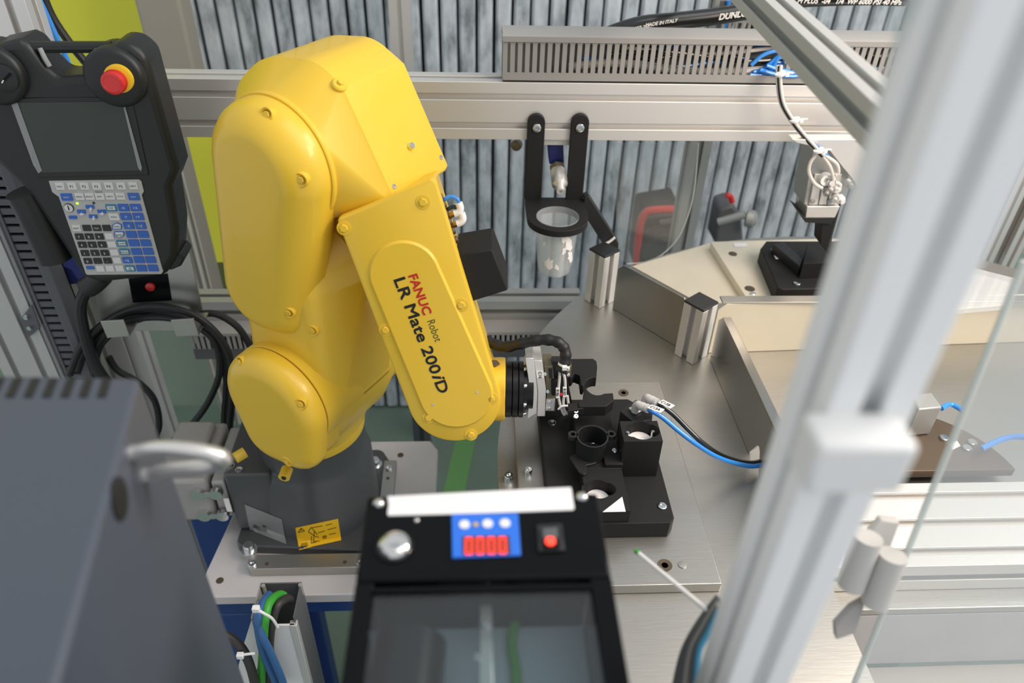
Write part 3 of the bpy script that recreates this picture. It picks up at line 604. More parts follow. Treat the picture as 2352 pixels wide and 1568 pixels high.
# ------------------------------------------------------------------ gripper
gr = thing('gripper', 'pneumatic gripper with black jaws on a black and silver flange at the wrist', 'gripper', WC)
def gx(d, side=0.0, dn=0.0): return WC+AXX*d+NT*side+WV*dn
for k, (a, b) in enumerate(((0.0005, 0.0085), (0.009, 0.0165), (0.017, 0.0235))):
    g = G().lathe([(0.0358, a), (0.0366, a+0.0006), (0.0366, b-0.0006), (0.0358, b)], WC, AXX, 56); ob('coupler_disc', g, 'black_anod', gr, smooth=40)
ob('coupler_core', G().lathe([(0.030, 0.0236), (0.030, 0.028), (0.026, 0.028), (0.026, 0.036)], WC, AXX, 40), 'black_anod', gr, smooth=40)
for k in range(8):
    t = k*math.pi/4+0.2; c = WC+AXX*0.0235+(NT*math.cos(t)+WV*math.sin(t))*0.032; gg = G(); bolt(gg, c, AXX, 0.0028, 0.0035, False); ob('screw', gg, 'zinc', gr)
# silver adapter: two stacked plates, picked from the picture on the wrist axis plane
def gp(x, y, s=0.0): return pP(x, y, WC+NT*s, NT)
pl1 = [(0.0, -0.034, 0.004), (0.0, 0.030, 0.006)]
tl = thing  # noqa
A1 = [gp(1207, 822, .018), (gp(1226, 822, .018)), gp(1235, 900, .018), gp(1233, 950, .018), gp(1211, 962, .018), gp(1216, 897, .018)]
ob('adapter_plate', G().poly(A1, -NT*0.05), 'alu_bright', gr, bevel=0.0008)
A2 = [gp(1227, 827, .016), gp(1245, 828, .016), gp(1254, 893, .016), gp(1252, 956, .016), gp(1234, 956, .016), gp(1236, 900, .016)]
ob('adapter_block', G().poly(A2, -NT*0.046), 'alu', gr, bevel=0.0006)
e1 = gp(1231, 850, .0166); ob('label_plate', G().poly([gp(1231, 850, .0167), gp(1248, 850, .0167), gp(1250, 868, .0167), gp(1233, 868, .0167)], NT*0.0003), 'label_white', gr)
ob('lettering', glyphs('C16', 0.0055, gp(1237, 853, .0174), -(-(gp(1238, 866) - gp(1237, 853))).normalized(), AXX, 0.0001), 'ink_black', gr, smooth=0)
ob('body', G().poly([gp(1250, 841, .008), gp(1270, 841, .008), gp(1277, 912, .008), gp(1276, 945, .008), gp(1253, 945, .008), gp(1255, 905, .008)], -NT*0.04), 'khaki_metal', gr, bevel=0.0008)
ob('body_plate', G().poly([gp(1255, 917, .012), gp(1275, 917, .012), gp(1273, 943, .012), gp(1253, 943, .012)], -NT*0.006), 'alu', gr, bevel=0.0004)
for x, y in ((1262, 923), (1261, 938), (1252, 858), (1258, 898)):
    gg = G(); bolt(gg, gp(x, y, .0115 if y > 910 else .0075), NT, 0.0025, 0.002, False); ob('screw', gg, 'zinc', gr)
ob('badge', G().poly([gp(1259, 846, .0085), gp(1268, 846, .0085), gp(1269, 868, .0085), gp(1262, 869, .0085)], NT*0.0006), 'black', gr, bevel=0.0003)
ob('lettering', glyphs('GRIPPER', 0.0028, gp(1263, 848, .0094), (gp(1264, 866)-gp(1263, 848)), AXX, 0.0), 'tube_blue', gr, smooth=0) if False else None
ob('sensor_block', G().poly([gp(1266, 874, .013), gp(1282, 872, .013), gp(1282, 908, .013), gp(1267, 910, .013)], -NT*0.012), 'black_matt', gr, bevel=0.002)
ob('jaw_rail', G().poly([gp(1268, 830, .002), gp(1312, 830, .002), gp(1312, 850, .002), gp(1300, 862, .002), gp(1304, 872, .002), gp(1318, 945, .002), gp(1285, 958, .002), gp(1276, 955, .002)], -NT*0.018), 'black', gr, bevel=0.0008)
ob('jaw_slide', G().poly([gp(1302, 838, .012), gp(1313, 838, .012), gp(1311, 864, .012), gp(1301, 864, .012)], -NT*0.01), 'khaki_metal', gr, bevel=0.0006)
for y in (848, 860):
    gg = G(); bolt(gg, gp(1305, y, .0122), NT, 0.0022, 0.0016, False); ob('screw', gg, 'zinc', gr)
def arcpx(cx_, cy_, rx, ry, a0, a1, n_=12): return [(cx_+rx*math.cos(math.radians(a0+(a1-a0)*i/n_)), cy_-ry*math.sin(math.radians(a0+(a1-a0)*i/n_))) for i in range(n_+1)]
zf = WC.z+0.014
up_ = [(1270, 824), (1362, 823), (1370, 829), (1372, 842), (1370, 866)]+arcpx(1366, 892, 27, 26, 90, 165, 10)+[(1334, 884), (1331, 862), (1319, 857), (1313, 866), (1300, 866), (1270, 852)]
ob('jaw', G().poly([pZ(x, y, zf) for x, y in up_], (0, 0, -0.016)), 'black_matt', gr, bevel=0.0008, smooth=30)
lo_ = [(1341, 893)]+arcpx(1373, 879, 29, 28, 200, 300, 12)+[(1408, 902), (1410, 919), (1392, 933), (1330, 934), (1328, 924), (1340, 915)]
ob('jaw', G().poly([pZ(x, y, zf-0.004) for x, y in lo_], (0, 0, -0.016)), 'black_matt', gr, bevel=0.0008, smooth=30)
ob('jaw_arm', G().poly([pZ(x, y, zf-0.006) for x, y in ((1305, 925), (1345, 925), (1345, 936), (1305, 944))], (0, 0, -0.012)), 'black_matt', gr, bevel=0.0008)
for x, y in ((1321, 945), (1321, 957)): socket(gr, 'jaw_screw', pZ(x, y, zf-0.012), V((0.2, -0.5, 0.8)), 0.0031, 0.004)
# sensor wires with marker sleeves
sl = thing('cable_sleeve', 'black braided cable sleeve arching from the forearm to the gripper', 'cable', gp(1125, 782, 0.0))
C_ = [gp(1098, 770, -.03), gp(1125, 785, -.02), gp(1160, 796, -.01), gp(1200, 788, 0), gp(1245, 780, .005), gp(1280, 785, .01), gp(1297, 803, .014), (gp(1298, 830, .017)), gp(1288, 852, .018)]
S_ = spline(C_, 10); g = G(); rs = []; prev = None
for i, p in enumerate(S_):
    t = (S_[min(i+1, len(S_)-1)]-S_[max(i-1, 0)]).normalized(); a = t.orthogonal().normalized() if prev is None else (prev-t*prev.dot(t)).normalized(); prev = a; b = t.cross(a)
    rs.append([p+(a*math.cos(2*math.pi*k/20)+b*math.sin(2*math.pi*k/20))*(0.0066+0.0006*((k+i) % 2)+0.0005*math.sin(i*0.9)) for k in range(20)])
g.rings(rs); ob('braid', g, 'dark_rubber', sl, smooth=60)
ct = gp(1295, 825, .017); g = G(); tdir = (S_[-6]-S_[-12]).normalized(); g.lathe([(0.0076, -0.0014), (0.0080, -0.0014), (0.0080, 0.0014), (0.0076, 0.0014)], S_[-8], tdir, 20); g.box(S_[-8]+NT*0.009, (0.006, 0.005, 0.005)); ob('zip_tie', g, 'plastic_white', sl)
W1 = [[(1286, 848), (1285, 870), (1283, 895), (1284, 918), (1290, 940), (1296, 952), (1299, 946)], [(1290, 847), (1297, 868), (1298, 895), (1294, 920), (1296, 940), (1304, 950), (1309, 944), (1306, 930), (1303, 908)]]
for k, P in enumerate(W1):
    ob('sensor_cable', G().tube([gp(x, y, .020) for x, y in P], 0.0018, 8, 5), 'cable_white', label=('white sensor cable, nearer the flange, looping below the braided sleeve', 'white sensor cable, nearer the jaws, looping below the braided sleeve')[k], cat='cable')
for k, (x, y, s_) in enumerate(((1281, 905, '8186'), (1297, 903, '8187'))):
    mk = thing('cable_marker', ('white marker sleeve on the sensor cable nearer the flange', 'white marker sleeve on the sensor cable nearer the jaws')[k], 'marker', gp(x, y, .022)); ob('sleeve', G().poly([gp(x-4, y-13, .0225), gp(x+4.5, y-13.5, .0225), gp(x+4.5, y+9, .0225), gp(x-4, y+10, .0225)], -NT*0.004), 'plastic_white', mk, bevel=0.0004)
    ob('lettering', glyphs(s_, 0.0048, gp(x-2.5, y-11, .0231), WV, AXX, 0.0001), 'ink_black', mk, smooth=0)
ob('status_light', G().lathe([(0.0022, 0), (0.0022, 0.0015), (0.001, 0.002)], gp(1289, 905, .021), NT, 12), 'red', gr)
ob('zip_tie', G().tube([gp(x, y, .024) for x, y in ((1282, 940), (1290, 933), (1303, 932), (1316, 938), (1321, 950))], 0.0014, 8, 5), 'plastic_white', label='white zip tie looped round the sensor cables at the gripper', cat='zip tie')
# black box on the forearm side
vb = thing('valve_cover', 'square black cover box fixed to the far side of the forearm', 'cover', pP(1100, 610, FO-NT*0.05, NT))
vq = [pP(x, y, FO-NT*0.014, NT) for x, y in ((1046, 586), (1131, 572), (1167, 667), (1084, 693))]
ob('box', G().poly(vq, -NT*0.060+Z*0.012), 'black_matt', vb, bevel=0.002)
# ------------------------------------------------------------------ rotary table
ZT = 0.285
DC = V((0.654, 0.697, 0)); DR = 0.625
rt_ = thing('rotary_table', 'round stainless indexing table with partition walls', 'table', (DC.x, DC.y, ZT-0.012))
cutx, cuty = 0.405, 0.615
a0_ = math.asin((cuty-DC.y)/DR); a1_ = 2*math.pi-math.acos((cutx-DC.x)/DR)
rim = [V((DC.x+DR*math.cos(a0_+(a1_-a0_)*i/140), DC.y+DR*math.sin(a0_+(a1_-a0_)*i/140), ZT-0.012)) for i in range(141)]+[V((cutx, cuty, ZT-0.012))]
ob('table_top', G().poly(rim, (0, 0, 0.012)), 'steel', rt_, smooth=30)
ob('hub', G().lathe([(0.06, -0.25), (0.06, ZT-0.0125)], DC, Z, 48), 'alu_dull', rt_)
q1 = V((0.216, 1.094, ZT)); q2 = V((0.341, 0.939, ZT)); WH = 0.088
def wallp(name, a, b, h, t=0.003, m='steel_mirror'):
    d = (b-a).normalized(); nrm = V((-d.y, d.x, 0)); r_ = 0.012
    P = [a, b, b+Z*(h-r_), b+Z*h-d*r_, a+Z*h+d*r_, a+Z*(h-r_)]
    return ob(name, G().poly([p+Z*0.0005 for p in P], nrm*t), m, rt_, bevel=0.0006)
wallp('partition_wall', q1+V((0.02, -0.025, 0)), q2-V((0.012, -0.015, 0)), WH+0.004)
qb = V((0.372, 0.55, ZT)); qs = q2+V((0.028, -0.012, 0))
d_ = (qb-qs).normalized(); nn_ = V((-d_.y, d_.x, 0))
# wall with the V-shaped cable notch and a folded top flange
Lw = (qb-qs).length
def wp(s, z): return qs+d_*s+Z*(z+0.0005)
nt0 = (V((0.367, 0.70, 0))-V((qs.x, qs.y, 0))).length
ob('partition_wall', G().poly([wp(0, 0), wp(nt0-0.022, 0), wp(nt0-0.006, 0.030), wp(nt0, 0.034), wp(nt0+0.006, 0.030), wp(nt0+0.022, 0), wp(Lw, 0), wp(Lw, WH), wp(0.012, WH), wp(0, WH-0.012)], nn_*0.003), 'steel_mirror', rt_, bevel=0.0005)
ob('wall_flange', G().poly([wp(0.012, WH-0.002), wp(Lw, WH-0.002), wp(Lw, WH+0.0015), wp(0.012, WH+0.0015)], nn_*0.013), 'steel_mirror', rt_, bevel=0.0008)
qc = V((0.95, 0.97, ZT)); wallp('partition_wall', q2+V((0.03, 0.004, 0)), qc, WH+0.006, m='beige')  # warm station light is put into the beige of this sheet metal wall
ob('wall_flange', G().bx(q2.x+0.035, 0.95, 0.944, 0.962, ZT+WH+0.006, ZT+WH+0.009), 'steel', rt_, bevel=0.0006) if True else None
for k, q in enumerate((q1, q2)):
    d = V((0.63, -0.78, 0)); pt = thing('table_post', ('short aluminium post with a black cap at the table rim', 'short aluminium post with a black cap at the corner of the partition walls')[k], 'post', q)
    ob('extrusion', alu(q+Z*0.0005, q+Z*0.099, 0.036, 0.036, d, pitch=0.04, go=0.010), 'alu', pt, smooth=20, bevel=0.0005)
    R3 = Matrix(((d.x, -d.y, 0), (d.y, d.x, 0), (0, 0, 1)))
    ob('cap', G().box(q+Z*0.1012, (0.0365, 0.0365, 0.004), R3), 'black', pt, bevel=0.001)
# base plate of the assembly station
sp = thing('station_plate', 'rectangular ground steel plate on the rotary table under the black fixture', 'plate', (0.164, 0.68, ZT))
ob('plate', G().bx(0.054, 0.274, 0.506, 0.857, ZT+0.0005, 0.300), 'steel', sp, bevel=0.0008)
for x, y, r in ((1432, 902, .0075), (1527, 1298, .0085)):
    ob('countersunk_screw', G().lathe([(r, 0), (r, 0.0006), (r*0.45, 0.0004), (r*0.42, -0.002)], pZ(x, y, 0.300), Z, 20), 'brown_metal', sp)
ob('dowel_pin', G().lathe([(0.0048, 0), (0.0048, 0.0012), (0.003, 0.0014)], pZ(1567, 1297, 0.3), Z, 16), 'steel', sp)
socket(sp, 'cap_screw', pZ(1213, 1087, 0.3), Z, 0.005, 0.008); socket(sp, 'cap_screw', pZ(1168, 1102, ZT), Z, 0.006, 0.010)
# black fixture
ZP = 0.325
fx = thing('assembly_fixture', 'black printed assembly fixture with nest blocks on the steel plate', 'fixture', (0.16, 0.65, 0.300))
x0f, x1f, y0f, y1f = 0.086, 0.232, 0.572, 0.790
ob('base_plate', G().poly([(x0f, y0f, 0.3005), (x1f-0.006, y0f, 0.3005), (x1f, y0f+0.008, 0.3005), (x1f, y1f-0.02, 0.3005), (x1f-0.02, y1f, 0.3005), (x0f+0.006, y1f, 0.3005), (x0f, y1f-0.006, 0.3005)], (0, 0, ZP-0.3005)), 'black_matt', fx, bevel=0.0012)
for x, y in ((1268, 972), (1521, 1163)): socket(fx, 'cap_screw', pZ(x, y, ZP), Z, 0.0052, 0.002)
# raised middle rib carrying the open nest at the front
zr = ZP+0.020
def block_with_hole(name, x0, x1, y0, y1, z0, z1, cx_, cy_, r, ears=True):
    """block whose top is pierced by a round bore with two ears; white disc at the bottom"""
    n_ = 40; outer = []; inner = []
    per = [(x0, y0), (x1, y0), (x1, y1), (x0, y1)]
    for i in range(n_):
        t = 2*math.pi*i/n_; c, s_ = math.cos(t), math.sin(t)
        k = min(((x1-cx_)/c if c > 1e-6 else (x0-cx_)/c if c < -1e-6 else 9), ((y1-cy_)/s_ if s_ > 1e-6 else (y0-cy_)/s_ if s_ < -1e-6 else 9))
        outer.append((cx_+c*k, cy_+s_*k)); e_ = r*(1+0.42*max(0, abs(c)-0.72)/0.28) if ears else r; inner.append((cx_+c*e_, cy_+s_*e_))
    for qx, qy in per:   # snap the nearest outline point to each corner
        i = min(range(n_), key=lambda j: (outer[j][0]-qx)**2+(outer[j][1]-qy)**2); outer[i] = (qx, qy)
    g = G(); g.rings([[V((*p, z0)) for p in outer], [V((*p, z1)) for p in outer], [V((*p, z1)) for p in inner], [V((*p, z1-0.017)) for p in inner]], True, False)
    b_ = ob(name, g, 'black_matt', fx, smooth=30)
    ob('white_pad', G().lathe([(r*0.98, 0), (r*0.98, 0.0005)], (cx_, cy_, z1-0.0169), Z, 30), 'paper_white', b_)
    return b_
T1 = ZP+0.060
pa = [pZ(x, y, T1) for x, y in ((1423, 967), (1509, 965), (1523, 1013), (1434, 1016))]
ax0, ax1 = (pa[0].x+pa[3].x)/2, (pa[1].x+pa[2].x)/2; ay0, ay1 = pa[2].y, pa[0].y
nb = block_with_hole('nest_block', ax0, ax1, ay0, ay1, ZP+0.0003, T1, (ax0+ax1)/2+0.001, (ay0+ay1)/2+0.001, 0.0155)
for x, y in ((1442, 992), (1500, 990)): ob('pin', G().lathe([(0.002, -0.010), (0.002, 0.0)], pZ(x, y, T1-0.002), Z, 10), 'zinc', nb)
cf = [pZ(x, y, zr) for x, y in ((1318, 1110), (1427, 1105), (1437, 1176), (1330, 1176))]
bx0, bx1 = 0.128, 0.177
bf = ob('rib', G().bx(bx0, bx1, 0.640, 0.742, ZP+0.0003, zr), 'black_matt', fx, bevel=0.0008)
nf_ = block_with_hole('nest_block', bx0, bx1, 0.574, 0.640, ZP+0.0003, zr, 0.145, 0.6075, 0.0145)
ob('white_pad', G().poly([pZ(x, y, zr+0.0003) for x, y in ((1384, 1176), (1429, 1141), (1437, 1175))], (0, 0, 0.0006)), 'paper_white', nf_)
ob('side_block', G().bx(ax0-0.020, ax0+0.002, ay0-0.004, ay0+0.050, ZP+0.0003, ZP+0.026), 'black_matt', fx, bevel=0.001)
socket(fx, 'cap_screw', pZ(1412, 1036, ZP+0.026), Z, 0.0038, 0.002)
# valve block with the two hoses
vb_ = ob('valve_block', G().poly([pZ(x, y, ZP+0.052) for x, y in ((1424, 944), (1461, 917), (1500, 938), (1498, 962), (1462, 972))], (0, 0, -0.0515)), 'black', fx, bevel=0.001)
ob('clamp_plate', G().poly([pZ(x, y, ZP+0.0525) for x, y in ((1443, 940), (1478, 926), (1496, 935), (1460, 953))], (0, 0, 0.003)), 'alu_bright', fx, bevel=0.0005)
ob('round_nest', G().lathe([(0.019, 0), (0.019, 0.012), (0.014, 0.012), (0.013, 0.004)], pZ(1343, 975, ZP+0.001), Z, 30), 'black_matt', fx)
# moulded part sitting in the fixture
zc = zr+0.030
pt_ = thing('moulded_cup', 'dark moulded cup with two ears and a wing sitting on the fixture rib', 'moulded part', pZ(1358, 1060, zr))
cc = pZ(1361, 1002, zc); pt0 = V((cc.x, cc.y, zr+0.0005))
ob('cup', G().lathe([(0.018, 0), (0.0185, 0.028), (0.0195, 0.030), (0.0175, 0.030), (0.0165, 0.004)], pt0, Z, 36), 'black', pt_)
for s_ in (-1, 1): ob('ear', G().lathe([(0.006, 0.024), (0.006, 0.030), (0.003, 0.030), (0.003, 0.024)], pt0+V((s_*0.0235, 0.004, 0)), Z, 16), 'black', pt_)
ob('wing', G().poly([pZ(x, y, zr+0.004) for x, y in ((1308, 1049), (1335, 1035), (1385, 1050), (1365, 1064), (1347, 1068), (1347, 1086), (1341, 1090), (1330, 1083))], (0, 0, -0.0035)), 'black', pt_, bevel=0.0005)
ob('spring_wire', G().tube([pt0+V(p) for p in ((-0.002, -0.004, 0.005), (-0.002, -0.004, 0.018), (0.001, -0.004, 0.022), (0.005, -0.004, 0.018))], 0.0006, 6, 4), 'zinc', pt_)
# hoses C13A, C13B
for k, (m_, nm, ex, ey, sx_, sy_, path) in enumerate((('tube_blue', 'C13A', 1461, 928, 1485, 937, [(1487, 938), (1520, 957), (1560, 990), (1600, 1020), (1650, 1050), (1700, 1066), (1735, 1070), (1768, 1060)]),
                                               ('tube_black', 'C13B', 1483, 912, 1512, 925, [(1512, 926), (1545, 950), (1580, 985), (1615, 1018), (1655, 1045), (1700, 1060), (1735, 1062), (1770, 1050)]))):
    zz = [ZP+0.070, ZP+0.060, ZP+0.048, ZP+0.034, ZP+0.014, 0.312, 0.303, 0.300]
    h_ = thing('air_hose', ('blue air hose tagged C13A curving from the fixture to the wall notch', 'black air hose tagged C13B curving from the fixture to the wall notch')[k], 'hose', pZ(ex, ey, ZP+0.07))
    P_ = [pZ(x, y, z) for (x, y), z in zip(path, zz)]
    ob('tube', G().tube(P_, 0.0032, 12, 8), m_, h_)
    a = pZ(ex, ey, ZP+0.066); b = P_[0]; d = (b-a).normalized()
    ob('elbow', G().tube([a-Z*0.012, a-Z*0.003, a+d*0.003+Z*0.001, a+d*0.008], 0.0048, 12, 5), 'fitting_grey', h_)
    ob('push_collar', G().lathe([(0.0055, 0.006), (0.0058, 0.012), (0.0052, 0.014), (0.0052, 0.016), (0.0058, 0.016), (0.0056, 0.019)], a, d, 18), 'fitting_grey', h_)
    ob('thread', G().lathe([(0.0035, -0.018), (0.0035, -0.010)], a, Z, 12), 'zinc', h_)
    t0 = P_[0]+d*0.0035; sd = d.cross(Z).normalized(); up2 = sd.cross(d)
    ob('tag', G().poly([t0+up2*0.0042-sd*0.0045, t0+up2*0.0042+sd*0.0045, t0+up2*0.0042+sd*0.0045+d*0.019, t0+up2*0.0042-sd*0.0045+d*0.019], up2*0.0008), 'plastic_white', h_)
    ob('lettering', glyphs(nm, 0.0062, t0+up2*0.0053+d*0.0015+sd*0.0022, d, -sd, 0.00012), 'ink_black', h_, smooth=0)
ob('rubber_cable', G().tube([pZ(x, y, 0.295) for x, y in ((1600, 1140), (1640, 1128), (1690, 1108), (1740, 1098))], 0.004), 'cable_grey', label='grey cable lying on the table beyond the steel plate', cat='cable') if False else None

# second station behind the partition
tr = thing('station_plate', 'cream coloured plate of the second station behind the partition wall', 'plate', (0.7, 1.12, ZT))
zA = 0.302
tp = [pZ(x, y, zA) for x, y in ((1632, 556), (1900, 549), (1990, 549), (1990, 692), (1720, 692))]
ob('plate', G().poly(tp, (0, 0, -(zA-ZT-0.0005))), 'beige', tr, bevel=0.001)
ob('tray_floor', G().poly([pZ(x, y, ZT+0.0006) for x, y in ((1452, 612), (1640, 556), (1900, 549), (2100, 560), (2000, 800), (1700, 692), (1612, 700))], (0, 0, 0.001)), 'beige', tr)
for x, y, r in ((1683, 583, .008), (1722, 663, .009)): ob('hole', G().lathe([(r, 0), (r, 0.0006), (r*.6, .0006)], pZ(x, y, zA), Z, 18), 'brown_metal', tr)
gg = G(); bolt(gg, pZ(1729, 676, zA), Z, 0.005, 0.003, False); ob('pin', gg, 'zinc', tr)
ob('marker_strip', G().poly([pZ(x, y, zA+0.0003) for x, y in ((1684, 559), (1714, 559), (1717, 566), (1687, 567))], (0, 0, 0.0008)), 'label_white', tr)
f2 = thing('assembly_fixture', 'dark fixture with a white triangle on the second station plate', 'fixture', pZ(1830, 640, zA))
zz = zA+0.03
ob('base_plate', G().poly([pZ(x, y, zz) for x, y in ((1747, 570), (1760, 553), (1960, 553), (1990, 660), (1800, 664), (1786, 660))], (0, 0, -0.0295)), 'black_matt', f2, bevel=0.002)
ob('nest_block', G().poly([pZ(x, y, zz+0.03) for x, y in ((1855, 560), (1930, 552), (1960, 600), (1845, 605))], (0, 0, -0.0298)), 'black_matt', f2, bevel=0.001)
ob('side_block', G().poly([pZ(x, y, zz+0.018) for x, y in ((1775, 560), (1800, 556), (1845, 595), (1838, 612))], (0, 0, -0.0178)), 'black', f2, bevel=0.001)
ob('white_pad', G().poly([pZ(x, y, zz+0.0004) for x, y in ((1771, 572), (1815, 594), (1782, 595))], (0, 0, 0.0006)), 'paper_white', f2)
gg = G(); bolt(gg, pZ(1830, 652, zz), Z, 0.006, 0.003, False); ob('screw', gg, 'zinc', f2)
# pneumatic press above it
pn = thing('pneumatic_slide', 'grey pneumatic slide unit with white cables hanging from the rear beam', 'pneumatic slide', pY(1890, 500, 1.06))
PYY = 1.08
def py_(x, y, s=0.0): return pY(x, y, PYY+s)
ob('mount_bracket', G().poly([py_(x, y, -.01) for x, y in ((1820, 320), (1990, 320), (2000, 350), (1985, 460), (1965, 420), (1905, 345), (1830, 328))], (0, 0.02, 0)), 'alu_bright', pn, bevel=0.0008)
ob('body', G().poly([py_(x, y) for x, y in ((1868, 345), (1925, 345), (1950, 400), (1935, 470), (1846, 470))], (0, 0.05, 0)), 'alu_dull', pn, bevel=0.001)
for x0_, x1_ in ((1862, 1880), (1884, 1900), (1904, 1924)): ob('rail', G().poly([py_(x, y, -.004) for x, y in ((x0_+10, 400), (x1_+10, 400), (x1_-2, 470), (x0_-3, 470))], (0, 0.006, 0)), 'alu', pn, bevel=0.0006)
ob('end_plate', G().poly([py_(x, y, -.008) for x, y in ((1854, 474), (1930, 474), (1918, 500), (1850, 500))], (0, 0.05, 0)), 'alu_bright', pn, bevel=0.001)
ob('lower_block', G().poly([py_(x, y, -.008) for x, y in ((1836, 490), (1852, 500), (1918, 500), (1908, 515), (1850, 511))], (0, 0.05, 0)), 'black', pn, bevel=0.001)
ob('plunger', G().poly([py_(x, y, -.004) for x, y in ((1888, 510), (1932, 470), (1912, 545), (1908, 590), (1884, 560))], (0, 0.03, 0)), 'black_matt', pn, bevel=0.001)
ob('roller', G().lathe([(0.009, 0), (0.009, 0.012), (0.0045, 0.012), (0.0045, 0.006)], py_(1892, 407, -.004), (0, -1, 0), 20), 'plastic_white', pn)
for x, y in ((1866, 462), (1905, 462)):
    gg = G(); bolt(gg, py_(x, y, -.0045), (0, -1, 0), 0.004, 0.002, False); ob('screw', gg, 'alu_dull', pn)
for k, P in enumerate((((1890, 358), (1905, 380), (1912, 400), (1915, 415)), ((1893, 356), (1920, 375), (1926, 395), (1918, 402)), ((1880, 350), (1862, 372), (1858, 395), (1870, 420), (1888, 432)), ((1905, 430), (1920, 440), (1930, 425), (1918, 418)))):
    ob('hose_line', G().tube([py_(x, y, -.02) for x, y in P], 0.0028, 8, 5), 'cable_white', pn)
for k in range(7):
    ob('fitting', G().lathe([(0.006, 0), (0.0065, 0.008), (0.004, 0.008), (0.004, 0.014)], py_(1900+random.uniform(0, 45), 415+random.uniform(0, 40), -.012), (random.uniform(-.6, .6), -1, random.uniform(-.6, .6)), 12), ('fitting_grey', 'plastic_white', 'alu_dull')[k % 3], pn)
ob('blue_hose', G().tube([py_(x, y, -.018) for x, y in ((1876, 342), (1888, 350), (1898, 360))], 0.0045), 'tube_blue', pn)

# trolley and machine parts in the background behind the table
ct_ = thing('tool_trolley', 'dark trolley with a bent red tube frame behind the table', 'trolley', pY(1510, 600, 1.75))
ob('frame_tube', G().tube([pY(x, y, 1.7) for x, y in ((1457, 700), (1462, 600), (1470, 520), (1482, 490), (1505, 482), (1566, 480))], 0.010), 'red', ct_)
ob('body', G().poly([pY(x, y, 1.75) for x, y in ((1480, 500), (1570, 485), (1572, 640), (1462, 640))], (0, 0.15, 0)), 'black', ct_, bevel=0.01)
ob('drum', G().lathe([(0.055, 0), (0.06, 0.02), (0.05, 0.05)], pY(1500, 560, 1.74), (0.3, -1, 0), 30), 'dark_rubber', ct_)
for k, y in enumerate((505, 535, 565)): ob('shelf_edge', G().poly([pY(x, yy, 1.735) for x, yy in ((1515, y+4), (1570, y-4), (1570, y+3), (1517, y+11))], (0, 0.01, 0)), ('duct_dark', 'cabinet', 'duct_dark')[k], ct_)
bc = thing('clamp_unit', 'dark machine clamp with a round knob and red lever behind the table', 'clamp', pY(1690, 520, 1.7))
ob('body', G().poly([pY(x, y, 1.7) for x, y in ((1640, 560), (1655, 480), (1685, 470), (1705, 500), (1708, 560))], (0, 0.08, 0)), 'duct_dark', bc, bevel=0.008)
ob('stand', G().bx(pY(1655, 560, 1.72).x, pY(1700, 560, 1.72).x, 1.71, 1.76, -0.85, pY(1680, 556, 1.72).z), 'duct_dark', bc)
ob('shaft', G().cyl(pY(1650, 510, 1.68), pY(1712, 492, 1.66), 0.010), 'alu_dull', bc)
ob('knob', G().lathe([(0.016, 0), (0.022, 0.004), (0.022, 0.02), (0.012, 0.028)], pY(1712, 500, 1.67), (0.9, -0.4, 0), 24), 'alu_dull', bc)
ob('red_lever', G().tube([pY(x, y, 1.69) for x, y in ((1668, 448), (1678, 452), (1682, 464))], 0.007), 'red', bc)

# clear hood in front of it with a rounded corner
hp = [(1604, 330), (1594, 470)]+[(1594-4-22*math.sin(t*math.pi/16)**1*t/8*1.0, 470+t*14) for t in range(1, 9)]
ho = thing('clear_hood', 'clear plastic hood sheet with a rounded corner hanging above the table', 'clear sheet', pY(1520, 600, 1.28))
hq = [(1408, 330), (1604, 330), (1594, 440), (1578, 500), (1556, 548), (1520, 585), (1480, 602), (1440, 606), (1420, 590)]
HP = [pY(x, y, 1.28) for x, y in hq]
ob('sheet', G().poly(HP, (0, 0.003, 0)), 'poly_clear', ho)
ob('edge', G().tube(HP[1:8], 0.0014, 6, 5), 'poly_edge', ho)

# ------------------------------------------------------------------ cup holder on the beam
FYB = BY-0.001
chd = thing('cup_holder', 'black two-legged bracket with a ring, screwed to the rear beam', 'holder', pY(1280, 470, 1.13))
tk = 0.008; zR = pY(1280, 458, FYB-tk).z
for k, (xa, xb) in enumerate(((1212, 1252), (1312, 1353))):
    a = pY((xa+xb)/2, 290, FYB-tk); wd = (pY(xb, 290, FYB-tk).x-pY(xa, 290, FYB-tk).x)/2
    cs = [(a.x, pY(xa, 268, FYB-tk).z-wd*0.75, wd), (a.x-wd+0.002, zR+0.001, 0.002), (a.x+wd-0.002, zR+0.001, 0.002)]
    ob('leg', G().hl([(cs, 0, 0.001), (cs, 0.001, 0), (cs, tk, 0)], V((0, FYB-tk, 0)), X3, Z, Y3, 40), 'black_matt', chd)
    p = pY((1233, 1332)[k], 293, FYB-tk); socket(chd, 'screw', p, (0, -1, 0), 0.0066, 0.003)
cR = pZ(1281, 497, zR); xL, xR_ = pZ(1209, 480, zR).x, pZ(1346, 480, zR).x
oR = (xR_-xL)/2; iR = (pZ(1331, 500, zR).x-pZ(1232, 500, zR).x)/2
g = G(); N_ = 48; out = []; inn = []
for i in range(N_):
    t = 2*math.pi*i/N_; c, s_ = math.cos(t), math.sin(t)
    if s_ > 0.0: k = min(oR/max(abs(c), 1e-4), (FYB-cR.y)/max(s_, 1e-4)); out.append(V((cR.x+c*k, cR.y+s_*k, zR)))
    else: out.append(V((cR.x+c*oR, cR.y+s_*oR, zR)))
    inn.append(V((cR.x+c*iR, cR.y+s_*iR, zR)))
hh = 0.011
g.rings([inn, out, [p-Z*hh for p in out], [p-Z*hh for p in inn]], False, False); nv = len(g.v); g.f += [[i, (i+1) % N_, 3*N_+(i+1) % N_, 3*N_+i] for i in range(N_)]
